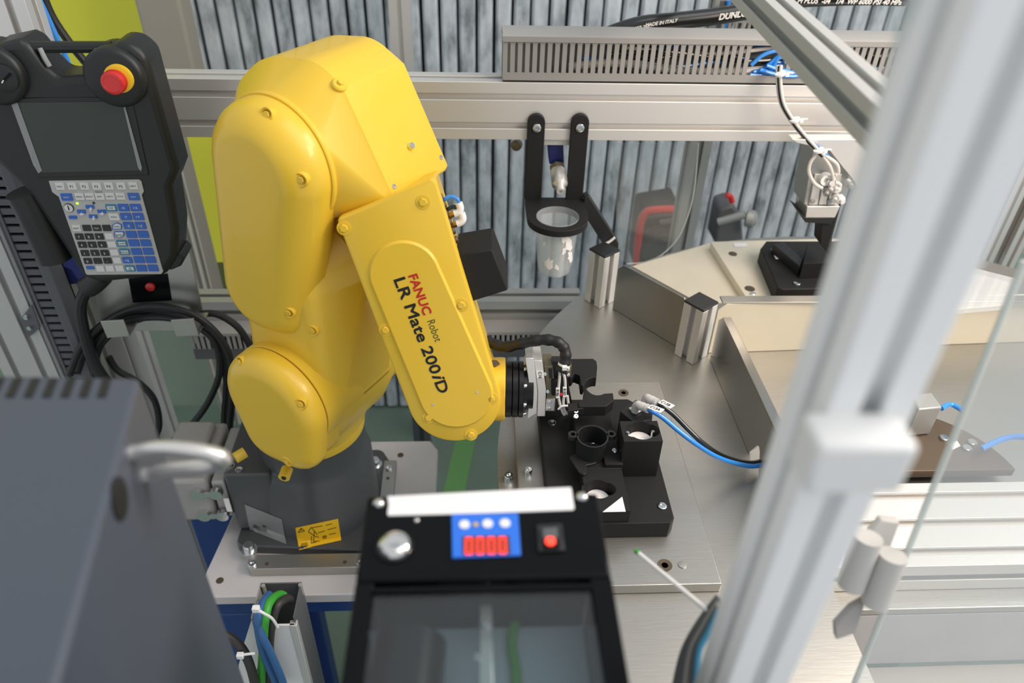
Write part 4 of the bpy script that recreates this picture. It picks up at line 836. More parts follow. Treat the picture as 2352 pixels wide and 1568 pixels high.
ob('ring', g, 'black_matt', chd, smooth=35, bevel=0.0008)
cu = thing('plastic_cup', 'clear plastic measuring cup hanging in the black ring', 'cup', cR-Z*0.1)
ch_ = 0.098
ob('cup_wall', G().lathe([(iR-0.0010, 0.0006), (iR-0.0004, 0.0006), (iR-0.0006, -0.012), (iR*0.80, -ch_+0.004), (iR*0.74, -ch_), (iR*0.72, -ch_+0.001), (iR*0.78, -ch_+0.005), (iR-0.0016, -0.012), (iR-0.0010, 0.0006)], cR, Z, 48, False, False), 'cup_plastic', cu, smooth=50)
ob('cup_bottom', G().lathe([(iR*0.73, -ch_+0.001), (iR*0.73, -ch_+0.002)], cR, Z, 40), 'cup_plastic', cu)
for i in range(12): ob('scale_mark', G().lathe([(iR*(1-0.2*(0.25+0.05*i))+0.0002, 0), (iR*(1-0.2*(0.25+0.05*i))+0.0006, 0.0003), (iR*(1-0.2*(0.25+0.05*i))+0.0002, 0.0006)], cR-Z*(0.025+0.0052*i), Z, 40, False, False), 'cup_plastic', cu)
# white residue clinging inside
T_ = bvh([o for o in bpy.data.objects if o.name.startswith('cup_wall')])
gs = G()
for cx_, cy_, k in ((1305, 560, 16), (1296, 545, 12), (1310, 590, 12), (1262, 605, 13), (1278, 612, 7), (1250, 560, 5), (1295, 575, 8)):
    ring_ = []
    for i in range(11):
        t = 2*math.pi*i/11; r_ = k*random.uniform(0.45, 1.15); p, n2 = hit(T_, cx_+math.cos(t)*r_*0.8, cy_+math.sin(t)*r_*1.2)
        if p is not None: ring_.append(p+n2*0.0005)
    if len(ring_) > 5: gs.poly(ring_, V((0, -0.0004, 0)))
ob('residue', gs, 'paper_white', cu, smooth=0)
nz_ = thing('spray_nozzle', 'silver nozzle on a dark blue sensor body between the holder legs', 'nozzle', pY(1285, 400, 1.17))
ob('mount_bar', G().bx(pY(1240, 320, 1.16).x, pY(1320, 320, 1.16).x, 1.158, 1.17, 0.541, 0.5525), 'alu', nz_, bevel=0.0006)
na = pY(1276, 350, 1.19); nb2 = pY(1288, 440, 1.115); nd = (nb2-na).normalized(); nl = (nb2-na).length
ob('sensor_body', G().poly([pY(x, y, 1.165) for x, y in ((1258, 332), (1294, 332), (1296, 378), (1262, 378))], (0, 0.03, 0)), 'blue_part', nz_, bevel=0.002)
ob('hex_nut', G().lathe([(0.0135, nl-0.052), (0.0135, nl-0.043)], na, nd, 6), 'khaki_metal', nz_)
ob('tip', G().lathe([(0.0125, nl-0.043), (0.0132, nl-0.040), (0.0132, nl-0.022), (0.0128, nl-0.014), (0.008, nl-0.009), (0.0075, nl-0.001), (0.0065, nl), (0.003, nl), (0.0028, nl-0.004)], na, nd, 30), 'alu_bright', nz_, smooth=30)
ob('side_knob', G().lathe([(0.008, 0), (0.009, 0.004), (0.009, 0.010), (0.006, 0.012)], pY(1190, 330, 1.2), (-0.5, -1, 0), 20), 'khaki_metal', label='small khaki knob under the beam left of the cup holder', cat='knob')
ob('cable_chain', G().poly([pY(x, y, 1.13) for x, y in ((1342, 455), (1352, 450), (1421, 560), (1418, 600), (1405, 592), (1340, 490))], (0, 0.02, 0)), 'black', label='black cable guide slanting down to the table post', cat='cable guide', bevel=0.001)
ob('zip_tie', G().tube([pY(x, y, 1.128) for x, y in ((1386, 560), (1398, 556), (1412, 545))], 0.0022, 8), 'plastic_white', label='pale zip tie round the slanting black cable guide', cat='zip tie')
# ------------------------------------------------------------------ teach pendant
TY = 0.95
tpn = thing('teach_pendant', 'black robot teach pendant with keypad, screen and red stop button', 'teach pendant', pY(240, 640, TY))
def ty(x, y, s=0.0): return pY(x, y, TY+s)
bodyp = [(-60, 330), (-60, 150), (-20, 105), (40, 92), (62, 100), (100, 152), (130, 180), (215, 172), (238, 128), (262, 96), (300, 100), (335, 130), (347, 175), (408, 392), (398, 420), (392, 432), (408, 530), (405, 592), (378, 636), (300, 644), (230, 652), (190, 640), (60, 440)]
ob('housing', G().poly([ty(x, y) for x, y in bodyp], (0, 0.055, 0)), 'pendant', tpn, bevel=0.010, seg=3)
ob('grip', merge(G().tube([ty(x, y, .02) for x, y in ((55, 440), (72, 470), (95, 520), (118, 570), (128, 592))], 0.024, 14, 4)), 'pendant', tpn, smooth=60)
ob('foot', G().poly([ty(x, y, .01) for x, y in ((392, 590), (412, 580), (424, 595), (415, 612), (392, 622), (380, 618))], (0, 0.04, 0)), 'pendant', tpn, bevel=0.003)
ob('cable_gland', G().tube([ty(x, y, .03) for x, y in ((235, 630), (215, 650), (200, 660))], 0.016, 12, 3), 'pendant', tpn)
ob('carry_bar', G().tube([ty(x, y, .012) for x, y in ((60, 107), (150, 108), (258, 108))], 0.0068, 10, 3), 'pendant', tpn)
for x in (92, 222): ob('handle_pin', G().tube([ty(x, 110, .006), ty(x+10, 132, .004), ty(x+22, 152, .004)], 0.003, 8, 3), 'alu_dull', tpn)
for cx_, cy_, r in ((268, 175, 0.036), (-8, 170, 0.036)):
    ob('boss', G().lathe([(r, 0.03), (r, -0.006), (r-0.002, -0.010), (r-0.006, -0.013), (r-0.009, -0.012)], ty(cx_, cy_), (0, -1, 0), 40) if False else G().lathe([(r, -0.03), (r, 0.006), (r-0.002, 0.010), (r-0.006, 0.012)], ty(cx_, cy_), (0, -1, 0), 40), 'pendant', tpn, smooth=60)
es = thing('x', 'x', 'x') if False else None
ob('stop_collar', G().lathe([(0.0165, 0), (0.0165, 0.006), (0.014, 0.007)], ty(276, 178, -.011), (0, -1, 0.05), 36), 'estop_yellow', tpn)
ob('stop_button', G().lathe([(0.012, 0.004), (0.014, 0.012), (0.0135, 0.012), (0.0138, 0.018), (0.0130, 0.0203), (0.010, 0.0212), (0.0098, 0.0207)], ty(274, 180, -.011), (-0.05, -1, 0.02), 40), 'red', tpn, label='red mushroom stop button', smooth=30)
kb = ob('mode_switch', G().lathe([(0.017, 0), (0.017, 0.004), (0.015, 0.005)], ty(10, 178, -.011), (0, -1, 0), 30), 'black', tpn)
ob('switch_knob', G().poly([ty(x, y, -.018) for x, y in ((-2, 192), (4, 192), (26, 172), (20, 168))], (0, 0.008, 0)), 'black_gloss', kb); ob('switch_mark', G().poly([ty(x, y, -.0185) for x, y in ((2, 191), (6, 191), (9, 185), (6, 184))], (0, 0.001, 0)), 'label_white', kb)
ob('screen_frame', G().poly([ty(x, y, -.0015) for x, y in ((14, 225), (302, 224), (342, 402), (88, 408))], (0, 0.004, 0)), 'pendant', tpn, bevel=0.001)
ob('screen', G().poly([ty(x, y, -.002) for x, y in ((42, 236), (284, 233), (326, 391), (94, 396))], (0, 0.003, 0)), 'screen', tpn)
ob('screen_film', G().poly([ty(x, y, -.0034) for x, y in ((26, 240), (40, 236), (96, 392), (88, 398), (76, 378))], (0, 0.0004, 0)), 'poly_hazy', tpn)
ob('screen_film', G().poly([ty(x, y, -.0034) for x, y in ((280, 232), (286, 240), (326, 385), (324, 394), (317, 385))], (0, 0.0004, 0)), 'poly_hazy', tpn)
kp = ob('keypad', G().poly([ty(x, y, -.0018) for x, y in ((112, 416), (318, 413), (324, 417), (330, 440), (325, 448), (374, 624), (370, 629), (201, 631), (197, 628), (135, 452), (120, 441))], (0, 0.003, 0)), 'key_grey', tpn)
def kc(cx_, cy_): return 100+cx_/6.031, 400+cy_/6.031
KW, KB, KL, KT = 'key_white', 'key_black', 'key_blue', 'key_teal'
keys = [(225, 172, 115, 90, KW, 'PREV'), (393, 170, 115, 90, KW, 'F1'), (565, 170, 115, 90, KW, 'F2'), (735, 170, 115, 90, KW, 'F3'), (903, 168, 115, 90, KW, 'F4'), (1073, 168, 115, 90, KW, 'F5'), (1242, 165, 115, 90, KW, 'NEXT'),
 (318, 320, 150, 95, KL, 'SHIFT'), (497, 312, 120, 88, KW, 'MENU'), (638, 310, 125, 88, KW, 'SELECT'), (778, 310, 125, 88, KW, 'EDIT'), (920, 308, 125, 88, KW, 'DATA'), (1065, 308, 120, 88, KW, 'FCTN'), (1247, 313, 150, 95, KL, 'SHIFT'),
 (935, 468, 140, 92, KT, 'STEP'), (1105, 465, 145, 95, KL, '-X'), (1275, 465, 145, 95, KL, '+X'), (403, 600, 105, 40, KL, ''), (975, 592, 140, 92, KW, 'HOLD'), (1140, 590, 145, 92, KL, '-Y'), (1310, 590, 145, 92, KL, '+Y'),
 (455, 750, 110, 80, KW, 'RESET'), (597, 748, 110, 80, KB, ''), (735, 748, 110, 80, KB, 'ITEM'), (873, 748, 110, 80, KB, ''), (1178, 714, 140, 92, KL, '-Z'), (1343, 714, 140, 92, KL, '+Z'),
 (495, 868, 112, 80, KB, '7'), (632, 866, 112, 80, KB, '8'), (772, 866, 112, 80, KB, '9'), (908, 862, 112, 80, KW, ''), (1215, 838, 140, 90, KL, ''), (1380, 836, 140, 90, KL, ''),
 (535, 980, 112, 80, KB, '4'), (672, 980, 112, 80, KB, '5'), (810, 978, 112, 80, KB, '6'), (945, 975, 112, 80, KW, ''), (1085, 960, 135, 85, KT, 'COORD'), (1250, 955, 140, 88, KL, ''), (1415, 955, 140, 88, KL, ''),
 (572, 1095, 110, 78, KB, '1'), (710, 1093, 110, 78, KB, '2'), (847, 1093, 110, 78, KB, '3'), (980, 1087, 110, 78, KW, ''), (1122, 1078, 135, 82, KT, 'GROUP'), (1286, 1075, 138, 88, KL, ''), (1448, 1072, 138, 88, KL, ''),
 (612, 1205, 108, 76, KB, '0'), (748, 1203, 108, 76, KB, '.'), (885, 1200, 108, 76, KB, '-'), (1018, 1197, 108, 76, KW, ''), (1160, 1193, 130, 80, KL, '+%'), (1322, 1188, 138, 86, KL, ''), (1482, 1188, 138, 86, KL, ''),
 (645, 1298, 105, 40, KL, ''), (783, 1310, 108, 76, KW, ''), (918, 1308, 108, 76, KW, ''), (1052, 1306, 108, 76, KW, ''), (1197, 1307, 130, 80, KT, '-%'), (1355, 1305, 135, 84, KL, ''), (1515, 1303, 135, 84, KL, ''),
 (640, 455, 112, 45, KL, ''), (522, 520, 112, 45, KL, ''), (803, 520, 112, 45, KL, ''), (685, 588, 112, 45, KL, '')]
inkW, inkB = G(), G()
ux = (ty(300, 500)-ty(200, 500)).length/100
for cx_, cy_, w_, h_, m_, s_ in keys:
    x, y = kc(cx_, cy_); a, b = w_/12.062, h_/12.062; sk = 0.30*b
    ob('key', G().poly([ty(x-a-sk, y-b, -.0034), ty(x+a-sk, y-b, -.0034), ty(x+a+sk, y+b, -.0034), ty(x-a+sk, y+b, -.0034)], (0, 0.0018, 0)), m_, kp, smooth=0)
    if m_ == KT: ob('key_face', G().poly([ty(x-a*.75-sk*.5, y-b*.5, -.0036), ty(x+a*.75-sk*.5, y-b*.5, -.0036), ty(x+a*.75+sk*.5, y+b*.55, -.0036), ty(x-a*.75+sk*.5, y+b*.55, -.0036)], (0, 0.0003, 0)), KW, kp, smooth=0)
    if s_:
        sz = 0.0052 if len(s_) <= 2 else 0.0030
        t = glyphs(s_, sz, ty(x, y+sz/ux*0.36, -.0039), X3, Z, 0.0, 1.0, 'CENTER'); (inkB if m_ in (KW, KT) else inkW).add(t.v, t.f)
t = glyphs('TEACH', 0.0030, ty(*kc(765, 258), -.0025), X3, Z, 0, 1, 'CENTER'); inkB.add(t.v, t.f)
for (cx_, cy_, a, b) in ((650, 490, 'u', 0), (530, 555, 'l', 0), (805, 550, 'r', 0), (692, 612, 'd', 0)):
    x, y = kc(cx_, cy_); dx, dy = {'u': (0, -1), 'd': (0, 1), 'l': (-1, 0), 'r': (1, 0)}[a]; px_, py2 = -dy, dx
    P = [(x+dx*6, y+dy*6), (x+px_*5, y+py2*5), (x+px_*2, y+py2*2), (x+px_*2-dx*5, y+py2*2-dy*5), (x-px_*2-dx*5, y-py2*2-dy*5), (x-px_*2, y-py2*2), (x-px_*5, y-py2*5)]
    ob('arrow', G().poly([ty(X_, Y_, -.0040) for X_, Y_ in P], (0, 0.0004, 0)), KW, kp, smooth=0)
for k, (cx_, cy_) in enumerate(((1015, 720), (1047, 838))):
    x, y = kc(cx_, cy_); f_ = 1 if k == 0 else -1; hx = [(-11, 7), (11, 7), (11, -3), (0, -8), (-11, -3)]
    ob('key', G().poly([ty(x+a, y+b*f_, -.0032) for a, b in hx], (0, 0.0018, 0)), KL, kp, smooth=0); ob('key_face', G().poly([ty(x+a*.8, y+b*.8*f_, -.0036) for a, b in hx], (0, 0.0004, 0)), KW, kp, smooth=0)
    t = glyphs(('FWD', 'BWD')[k], 0.0036, ty(x, y+3, -.0041), X3, Z, 0, 1, 'CENTER'); inkB.add(t.v, t.f)
x, y = kc(355, 460); ob('info_key', G().lathe([(0.0062, 0.0), (0.0062, 0.0015), (0.0056, 0.0018)], ty(x, y, -.0018), (0, -1, 0), 24), 'key_black', kp); ob('info_face', G().lathe([(0.0055, 0.0016), (0.0055, 0.0021)], ty(x, y, -.0018), (0, -1, 0), 24), KW, kp)
t = glyphs('i', 0.010, ty(x, y+6, -.0043), X3, Z, 0.0003, 1, 'CENTER'); inkB.add(t.v, t.f)
ob('dark_legends', inkB, 'ink_black', kp, smooth=0); ob('light_legends', inkW, 'ink_white', kp, smooth=0)
for cx_, cy_, m_ in ((470, 402, 'led_green'), (697, 396, 'key_black')): ob('indicator', G().lathe([(0.0016, 0), (0.0016, 0.001)], ty(*kc(cx_, cy_), -.0018), (0, -1, 0), 12), m_, kp)
# pendant bracket and coiled cable
bk = thing('pendant_bracket', 'folded stainless bracket under the pendant with two cable hooks', 'bracket', pY(340, 760, 1.02))
ob('back_plate', G().poly([pY(x, y, 1.035) for x, y in ((385, 420), (402, 430), (470, 735), (455, 760), (245, 760), (230, 730), (215, 640), (360, 600))], (0, 0.003, 0)), 'steel', bk, bevel=0.0006)
for xs in (((230, 738), (283, 735), (298, 772), (246, 776)), ((392, 735), (444, 732), (457, 770), (404, 773))):
    ob('hook', G().poly([pY(x, y, 0.975) for x, y in xs], (0, 0.003, 0)), 'steel', bk, bevel=0.0006)
    ob('hook_arm', G().poly([pY(x, y, 0.976) for x, y in (xs[3], xs[2], (xs[2][0]-1, xs[2][1]-6), (xs[3][0]-1, xs[3][1]-6))], (0, 0.06, 0)), 'steel', bk)
ob('gloss_patch', G().poly([pY(x, y, 1.0345) for x, y in ((295, 640), (385, 628), (395, 690), (305, 695))], (0, 0.0004, 0)), 'black_gloss', bk)  # dark glossy patch on the bracket plate
gg = G(); gg.lathe([(0.007, 0), (0.007, 0.004), (0.005, 0.005)], pY(346, 657, 1.034), (0, -1, 0), 20); ob('red_reflection', gg, 'red', bk)  # red disc paints the reflection of a red thing in the steel
loops = [[(205, 655), (185, 700), (195, 770), (220, 840), (265, 905)],
 [(160, 860), (190, 790), (250, 735), (320, 706), (400, 708), (470, 740), (520, 800), (535, 880), (528, 980), (520, 1030)],
 [(235, 870), (220, 800), (270, 745), (350, 728), (430, 740), (490, 780), (505, 850), (480, 920), (440, 975), (400, 1010)],
 [(215, 860), (232, 790), (300, 740), (380, 722), (450, 740), (505, 790), (520, 870), (515, 960), (515, 1040)],
 [(180, 850), (210, 780), (280, 728), (370, 712), (440, 726), (500, 775), (528, 860), (525, 960), (535, 1050)],
 [(250, 820), (270, 850), (320, 880), (355, 920), (365, 980), (345, 1020)],
 [(460, 720), (500, 722), (545, 750), (575, 795), (590, 830)],
 [(190, 850), (185, 820), (200, 780), (240, 740)], [(520, 985), (480, 1010), (440, 1040)]]
loopl = ['thick pendant lead dropping from the gland', 'outermost black loop of the coiled pendant lead', 'innermost black loop of the coiled pendant lead', 'third black loop of the coiled pendant lead', 'second black loop of the coiled pendant lead', 'black lead curving down beside the grey cabinet', 'thin black lead running right behind the robot waist', 'short black lead at the left of the coil', 'black lead end left of the robot base']
for k, P in enumerate(loops):
    ob('pendant_cable', G().tube([pY(x, y, 1.0+0.006*k-0.001*i) for i, (x, y) in enumerate(P)], 0.0058 if k else 0.009, 10, 6), 'dark_rubber', label=loopl[k], cat='cable', group='coiled pendant leads')
ob('frame_leg', alu((pY(335, 830, 1.25).x, 1.25, -0.85), (pY(335, 830, 1.25).x, 1.25, 0.30), 0.025, 0.025, (0, 1, 0)), 'duct_dark', smooth=20, label='slim frame leg seen through the cable coil', cat='leg')
ob('frame_leg', alu((pY(968, 960, 1.35).x, 1.35, -0.85), (pY(968, 960, 1.35).x, 1.35, 0.16), 0.04, 0.04, (0, 1, 0)), 'duct_dark', smooth=20, label='dark frame leg in the gap between robot stand and table', cat='leg')
ob('profile_beam', alu((-0.10, 1.1, -0.40), (0.35, 1.1, -0.40), 0.045, 0.045, (0, 0, 1)), 'alu_dull', smooth=20, label='low frame bar near the floor in the gap beside the table', cat='beam')
ob('floor_line', G().poly([(-0.16, 1.3, -0.8495), (-0.09, 1.3, -0.8495), (0.02, 2.05, -0.8495), (-0.05, 2.05, -0.8495)], (0, 0, 0.001)), 'floor_line', label='bright green line painted on the floor in the gap', cat='floor marking')

# ------------------------------------------------------------------ bottom duct with cables
DY = 0.60
dt = thing('cable_duct', 'upright open cable duct with slotted side in front of the robot stand', 'cable duct', pY(650, 1568, DY))
tz = pY(645, 1337, DY+0.055).z; lx, rx = pY(600, 1337, DY+0.055).x, pY(690, 1337, DY+0.055).x
ob('back_wall', G().bx(lx, rx, DY+0.053, DY+0.055, tz-0.55, tz), 'duct_dark', dt)
ob('left_wall', G().bx(lx-0.002, lx, DY, DY+0.055, tz-0.55, tz), 'duct_grey', dt)
ob('right_wall', merge(G().bx(rx, rx+0.002, DY+0.046, DY+0.055, tz-0.55, tz), G().bx(rx, rx+0.002, DY, DY+0.012, tz-0.55, tz)), 'duct_dark', dt)
f0 = ob('finger', G().bx(rx, rx+0.002, DY+0.012, DY+0.046, tz-0.0088, tz), 'duct_dark', dt); copies(f0, 'finger', dt, [(0, 0, -0.0125*i) for i in range(1, 42)])
ob('lid', G().bx(lx+0.018, rx+0.001, DY-0.004, DY-0.001, tz-0.6, tz-0.012), 'label_white', dt, bevel=0.0006)
ob('lid_edge', G().bx(rx-0.006, rx+0.004, DY-0.005, DY+0.004, tz-0.6, tz-0.012), 'alu', dt, bevel=0.0006)
for x, y in ((602, 1336), (688, 1336)): ob('curl', G().lathe([(0.0028, 0.0), (0.0028, -0.02), (0.0016, -0.02), (0.0016, 0.0005)], V((pY(x, y, DY+0.05).x, DY+0.05, tz+0.001)), Z, 14), 'duct_grey', dt)
def dp(x, y, s): return pY(x, y, DY+s)
cabs = [('cable_green', 'thick green cable bending over the rim of the open duct', [(652, 1368, .03), (640, 1366, .025), (618, 1385, .0), (608, 1430, -.02), (604, 1490, -.02), (600, 1570, -.02), (602, 1640, -.02)], .0058),
 ('cable_grey', 'dark grey cable bending over the rim of the open duct', [(668, 1378, .03), (658, 1374, .02), (635, 1395, .0), (622, 1450, -.012), (618, 1520, -.012), (612, 1600, -.012)], .0056),
 ('cable_blue', 'translucent blue cable beside the green one in the duct', [(618, 1365, .02), (604, 1385, .0), (592, 1420, -.02), (600, 1480, -.024), (618, 1530, -.024), (645, 1590, -.024)], .0055),
 ('cable_blue', 'second translucent blue cable crossing in front of the duct', [(610, 1370, .025), (602, 1400, -.006), (600, 1450, -.026), (622, 1500, -.03), (648, 1560, -.03), (660, 1610, -.03)], .0050),
 ('cable_grey', 'black cable tied on the left of the open duct', [(505, 1455, -.02), (530, 1465, -.022), (556, 1490, -.026), (575, 1530, -.03), (590, 1590, -.03)], .0062)]
for m_, l_, P, r_ in cabs: ob('cable', G().tube([dp(*p) for p in P], r_, 12, 6), m_, label=l_, cat='cable')
for k, P in enumerate((((588, 1398, -.03), (606, 1408, -.03), (625, 1420, -.026), (638, 1440, -.02)), ((552, 1505, -.036), (566, 1502, -.036), (585, 1500, -.036)))):
    zt = thing('zip_tie', ('white zip tie round the cables at the open duct', 'white zip tie on the black cable left of the open duct')[k], 'zip tie', dp(*P[0])); ob('band', G().tube([dp(*p) for p in P], 0.0018, 8, 4), 'plastic_white', zt); ob('head', G().box(dp(*P[0]), (0.009, 0.007, 0.008)), 'plastic_white', zt, bevel=0.001)
ob('white_board', G().poly([dp(x, y, .01) for x, y in ((590, 1385), (602, 1400), (600, 1500), (560, 1640), (520, 1640), (560, 1480))], (0, 0.004, 0)), 'label_white', label='narrow white board behind the cables left of the duct', cat='board')

# ------------------------------------------------------------------ screw feeder in the foreground
ZF = 0.676; fx0, fx1, fy1 = -0.0635, 0.0725, 0.3065; fy0 = 0.100; gy = pZ(1100, 1330, ZF).y
fd = thing('screw_feeder', 'black screw feeder box with a red digit display in the foreground', 'screw feeder', ((fx0+fx1)/2, 0.2, ZF-0.10))
ob('top_panel', G().bx(fx0, fx1, gy, fy1, ZF-0.008, ZF), 'black_gloss', fd, bevel=0.0015)
ob('left_wall', G().bx(fx0, fx0+0.010, fy0, gy-0.0005, ZF-0.095, ZF), 'black_gloss', fd, bevel=0.001)
ob('right_wall', G().bx(fx1-0.012, fx1, fy0, gy-0.0005, ZF-0.095, ZF), 'black_gloss', fd, bevel=0.001)
ob('rear_wall', G().bx(fx0, fx1, fy1-0.006, fy1, ZF-0.095, ZF-0.0085), 'black', fd)
ob('inner_wall', G().bx(fx0+0.01, fx1-0.012, gy-0.001, gy+0.003, ZF-0.095, ZF-0.0085), 'black', fd)
ob('floor_plate', G().bx(fx0, fx1, fy0, fy1, ZF-0.098, ZF-0.0955), 'tray_inner', fd)
ob('tray', G().bx(fx0+0.0105, fx1-0.0125, fy0, gy-0.002, ZF-0.095, ZF-0.042), 'tray_inner', fd)
ob('window_bar', G().bx(fx0+0.010, fx1-0.012, gy-0.0075, gy-0.0045, ZF-0.004, ZF+0.0012), 'black_gloss', fd, bevel=0.0006)
ob('window', G().bx(fx0+0.0105, fx1-0.0125, fy0, gy-0.008, ZF-0.003, ZF-0.001), 'glass_dark', fd)
ob('drum', G().cyl(pZ(925, 1640, ZF-0.0225), pZ(945, 1478, ZF-0.0225), 0.0185, n=36), 'black_anod', fd)
ob('feed_rail', G().poly([pZ(x, y, ZF-0.022) for x, y in ((1102, 1375), (1130, 1375), (1134, 1600), (1100, 1600))], (0, 0, -0.006)), 'alu_bright', fd, bevel=0.0006)
for x, y in ((1116, 1436), (1096, 1510)):
    gg = G(); bolt(gg, pZ(x, y, ZF-0.0215), Z, 0.0022, 0.0015, False); ob('screw', gg, 'zinc', fd)
ob('green_strip', G().tube([pZ(x, y, ZF-0.04) for x, y in ((1185, 1350), (1190, 1400), (1175, 1470), (1185, 1540), (1186, 1600))], 0.0028), 'cable_green', fd)  # green strip under the window
ob('cross_bar', G().poly([pZ(x, y, ZF-0.045) for x, y in ((1040, 1482), (1175, 1482), (1175, 1496), (1040, 1496))], (0, 0, -0.004)), 'black', fd)
ob('paper_strip', G().poly([pZ(x, y, ZF+0.0001) for x, y in ((890, 1141), (1100, 1130), (1311, 1120), (1313, 1128), (1319, 1168), (1315, 1172), (1100, 1180), (892, 1185), (890, 1180), (893, 1160))], (0, 0, 0.0006)), 'paper_white', fd, smooth=0)
ob('button', G().lathe([(0.0095, 0), (0.0092, 0.002), (0.0078, 0.0045), (0.0042, 0.0055), (0.0035, 0.0052)], pZ(907, 1257, ZF), Z, 36), 'chrome', fd, smooth=60)
ob('button_ring', G().lathe([(0.0104, 0), (0.0104, 0.0012), (0.0094, 0.0012)], pZ(907, 1257, ZF), Z, 36), 'black_anod', fd)
for x, y, r in ((870, 1157, .0034), (1337, 1142, .0034), (957, 1195, .0016)): ob('dome_screw', G().lathe([(r, 0), (r*.95, r*.4), (r*.6, r*.75), (r*.3, r*.8)], pZ(x, y, ZF), Z, 20), 'chrome', fd, smooth=60)
dsp = ob('display', G().poly([pZ(x, y, ZF+0.0002) for x, y in ((1037, 1183), (1190, 1180), (1196, 1277), (1039, 1283))], (0, 0, 0.0012)), 'display_blue', fd, bevel=0.0004)
ob('digit_window', G().poly([pZ(x, y, ZF+0.0015) for x, y in ((1062, 1232), (1170, 1230), (1173, 1272), (1063, 1274))], (0, 0, 0.0003)), 'digit_back', dsp)
dgo = pZ(1064, 1272, ZF+0.0020); dx_ = pZ(1168, 1270, ZF+0.002)-dgo; DL = dx_.length; dx_.normalize(); dy_ = Z.cross(dx_)
hg_ = (pZ(1064, 1236, ZF+0.002)-dgo).length; gd_ = G(); cw = DL/4
def seg(a, b, th=0.0008):
    d = (b-a).normalized(); s_ = d.cross(Z)*th/2; gd_.add([a-s_, b-s_, b+s_, a+s_, a-s_+Z*.0003, b-s_+Z*.0003, b+s_+Z*.0003, a+s_+Z*.0003], [(0, 1, 2, 3), (4, 5, 6, 7), (0, 1, 5, 4), (1, 2, 6, 5), (2, 3, 7, 6), (3, 0, 4, 7)])
for k in range(4):
    o_ = dgo+dx_*(k*cw+cw*.25); wI = cw*.50; A_, B_, C2, D2 = o_, o_+dx_*wI, o_+dx_*wI+dy_*hg_, o_+dy_*hg_
    for a, b in ((A_, B_), (B_, C2), (C2, D2), (D2, A_)): seg(a, b)
ob('digits', gd_, 'digit_red', dsp, smooth=0)
for x, y, r, m_ in ((1067, 1205, .0030, 'paper_white'), (1093, 1205, .0014, 'estop_yellow'), (1120, 1203, .0030, 'paper_white'), (1160, 1202, .0030, 'paper_white')): ob('key_dot', G().lathe([(r, 0), (r, 0.0006)], pZ(x, y, ZF+0.0014), Z, 20), m_, dsp)
sw = ob('rocker_switch', G().poly([pZ(x, y, ZF+0.0002) for x, y in ((1232, 1208), (1291, 1205), (1297, 1267), (1236, 1270))], (0, 0, 0.0018)), 'black', fd, bevel=0.0006)
ob('rocker', G().poly([pZ(x, y, ZF+0.004) for x, y in ((1246, 1212), (1280, 1210), (1281, 1234), (1247, 1236))], (0, 0, -0.003)), 'duct_dark', sw, bevel=0.0004)
ob('rocker', G().poly([pZ(x, y, ZF+0.003) for x, y in ((1247, 1236), (1281, 1234), (1283, 1258), (1248, 1259))], (0, 0, -0.002)), 'black_gloss', sw)
ob('rocker_lamp', G().lathe([(0.0030, 0), (0.0028, 0.0012), (0.001, 0.0016)], pZ(1264, 1244, ZF+0.0028), Z, 20), 'digit_red', sw)

# ------------------------------------------------------------------ grey cabinet at the lower left
ZC = 0.75; ra = pZ(320, 866, ZC); rb_ = pZ(132, 1568, ZC); dd = (rb_-ra).normalized(); sd_ = V((dd.y, -dd.x, 0)); sd_ = sd_ if sd_.x < 0 else -sd_
la = pZ(0, 859, ZC); bd2 = (la-ra).normalized()
cb_ = thing('control_cabinet', 'grey painted metal cabinet with vent slots and handle in the left foreground', 'cabinet', (ra.x-0.1, 0.2, ZC-0.5))
top = [ra, ra+dd*0.24, ra+dd*0.24+bd2*0.22, ra+bd2*0.22]
ob('housing', G().poly(top, (0, 0, -0.5)), 'cabinet', cb_, bevel=0.003)
for k in range(8):
    x = 240-41.5*k; c = pZ(x, 891, ZC); s_ = bd2*0.0022
    ob('vent_slot', G().poly([c-dd*0.008-s_+Z*.0002, c+dd*0.008-s_+Z*.0002, c+dd*0.008+s_+Z*.0002, c-dd*0.008+s_+Z*.0002], (0, 0, 0.0004)), 'ink_black', cb_, smooth=0)
sn = V((-dd.y, dd.x, 0)); sn = sn if sn.x > 0 else -sn
def cs(x, y, off=0.0): return pP(x, y, ra+sn*off, sn)
h0 = cs(300, 1040); h1 = cs(330, 1092)
hq_ = [h0-sn*0.002, h0+sn*0.004, pD(372, 1030, (h0-EYE).dot(FWD)), pD(450, 1036, (h0-EYE).dot(FWD)), pD(508, 1050, (h0-EYE).dot(FWD)+0.004), pD(505, 1066, (h1-EYE).dot(FWD)), pD(440, 1074, (h1-EYE).dot(FWD)), pD(372, 1082, (h1-EYE).dot(FWD)), h1+sn*0.004, h1-sn*0.002]
ob('handle', G().tube(hq_, 0.0042, 14, 6), 'alu_bright', cb_, smooth=60)
ob('key_slot', G().lathe([(0.0105, 0.0), (0.0105, 0.0012), (0.008, 0.0012)], cs(272, 1145), sn, 24), 'ink_black', cb_)
ob('badge', G().poly([cs(268, 905, .0004), cs(322, 893, .0004), cs(340, 960, .0004), cs(300, 955, .0004)], sn*0.0005), 'khaki_metal', cb_, smooth=0) if False else None

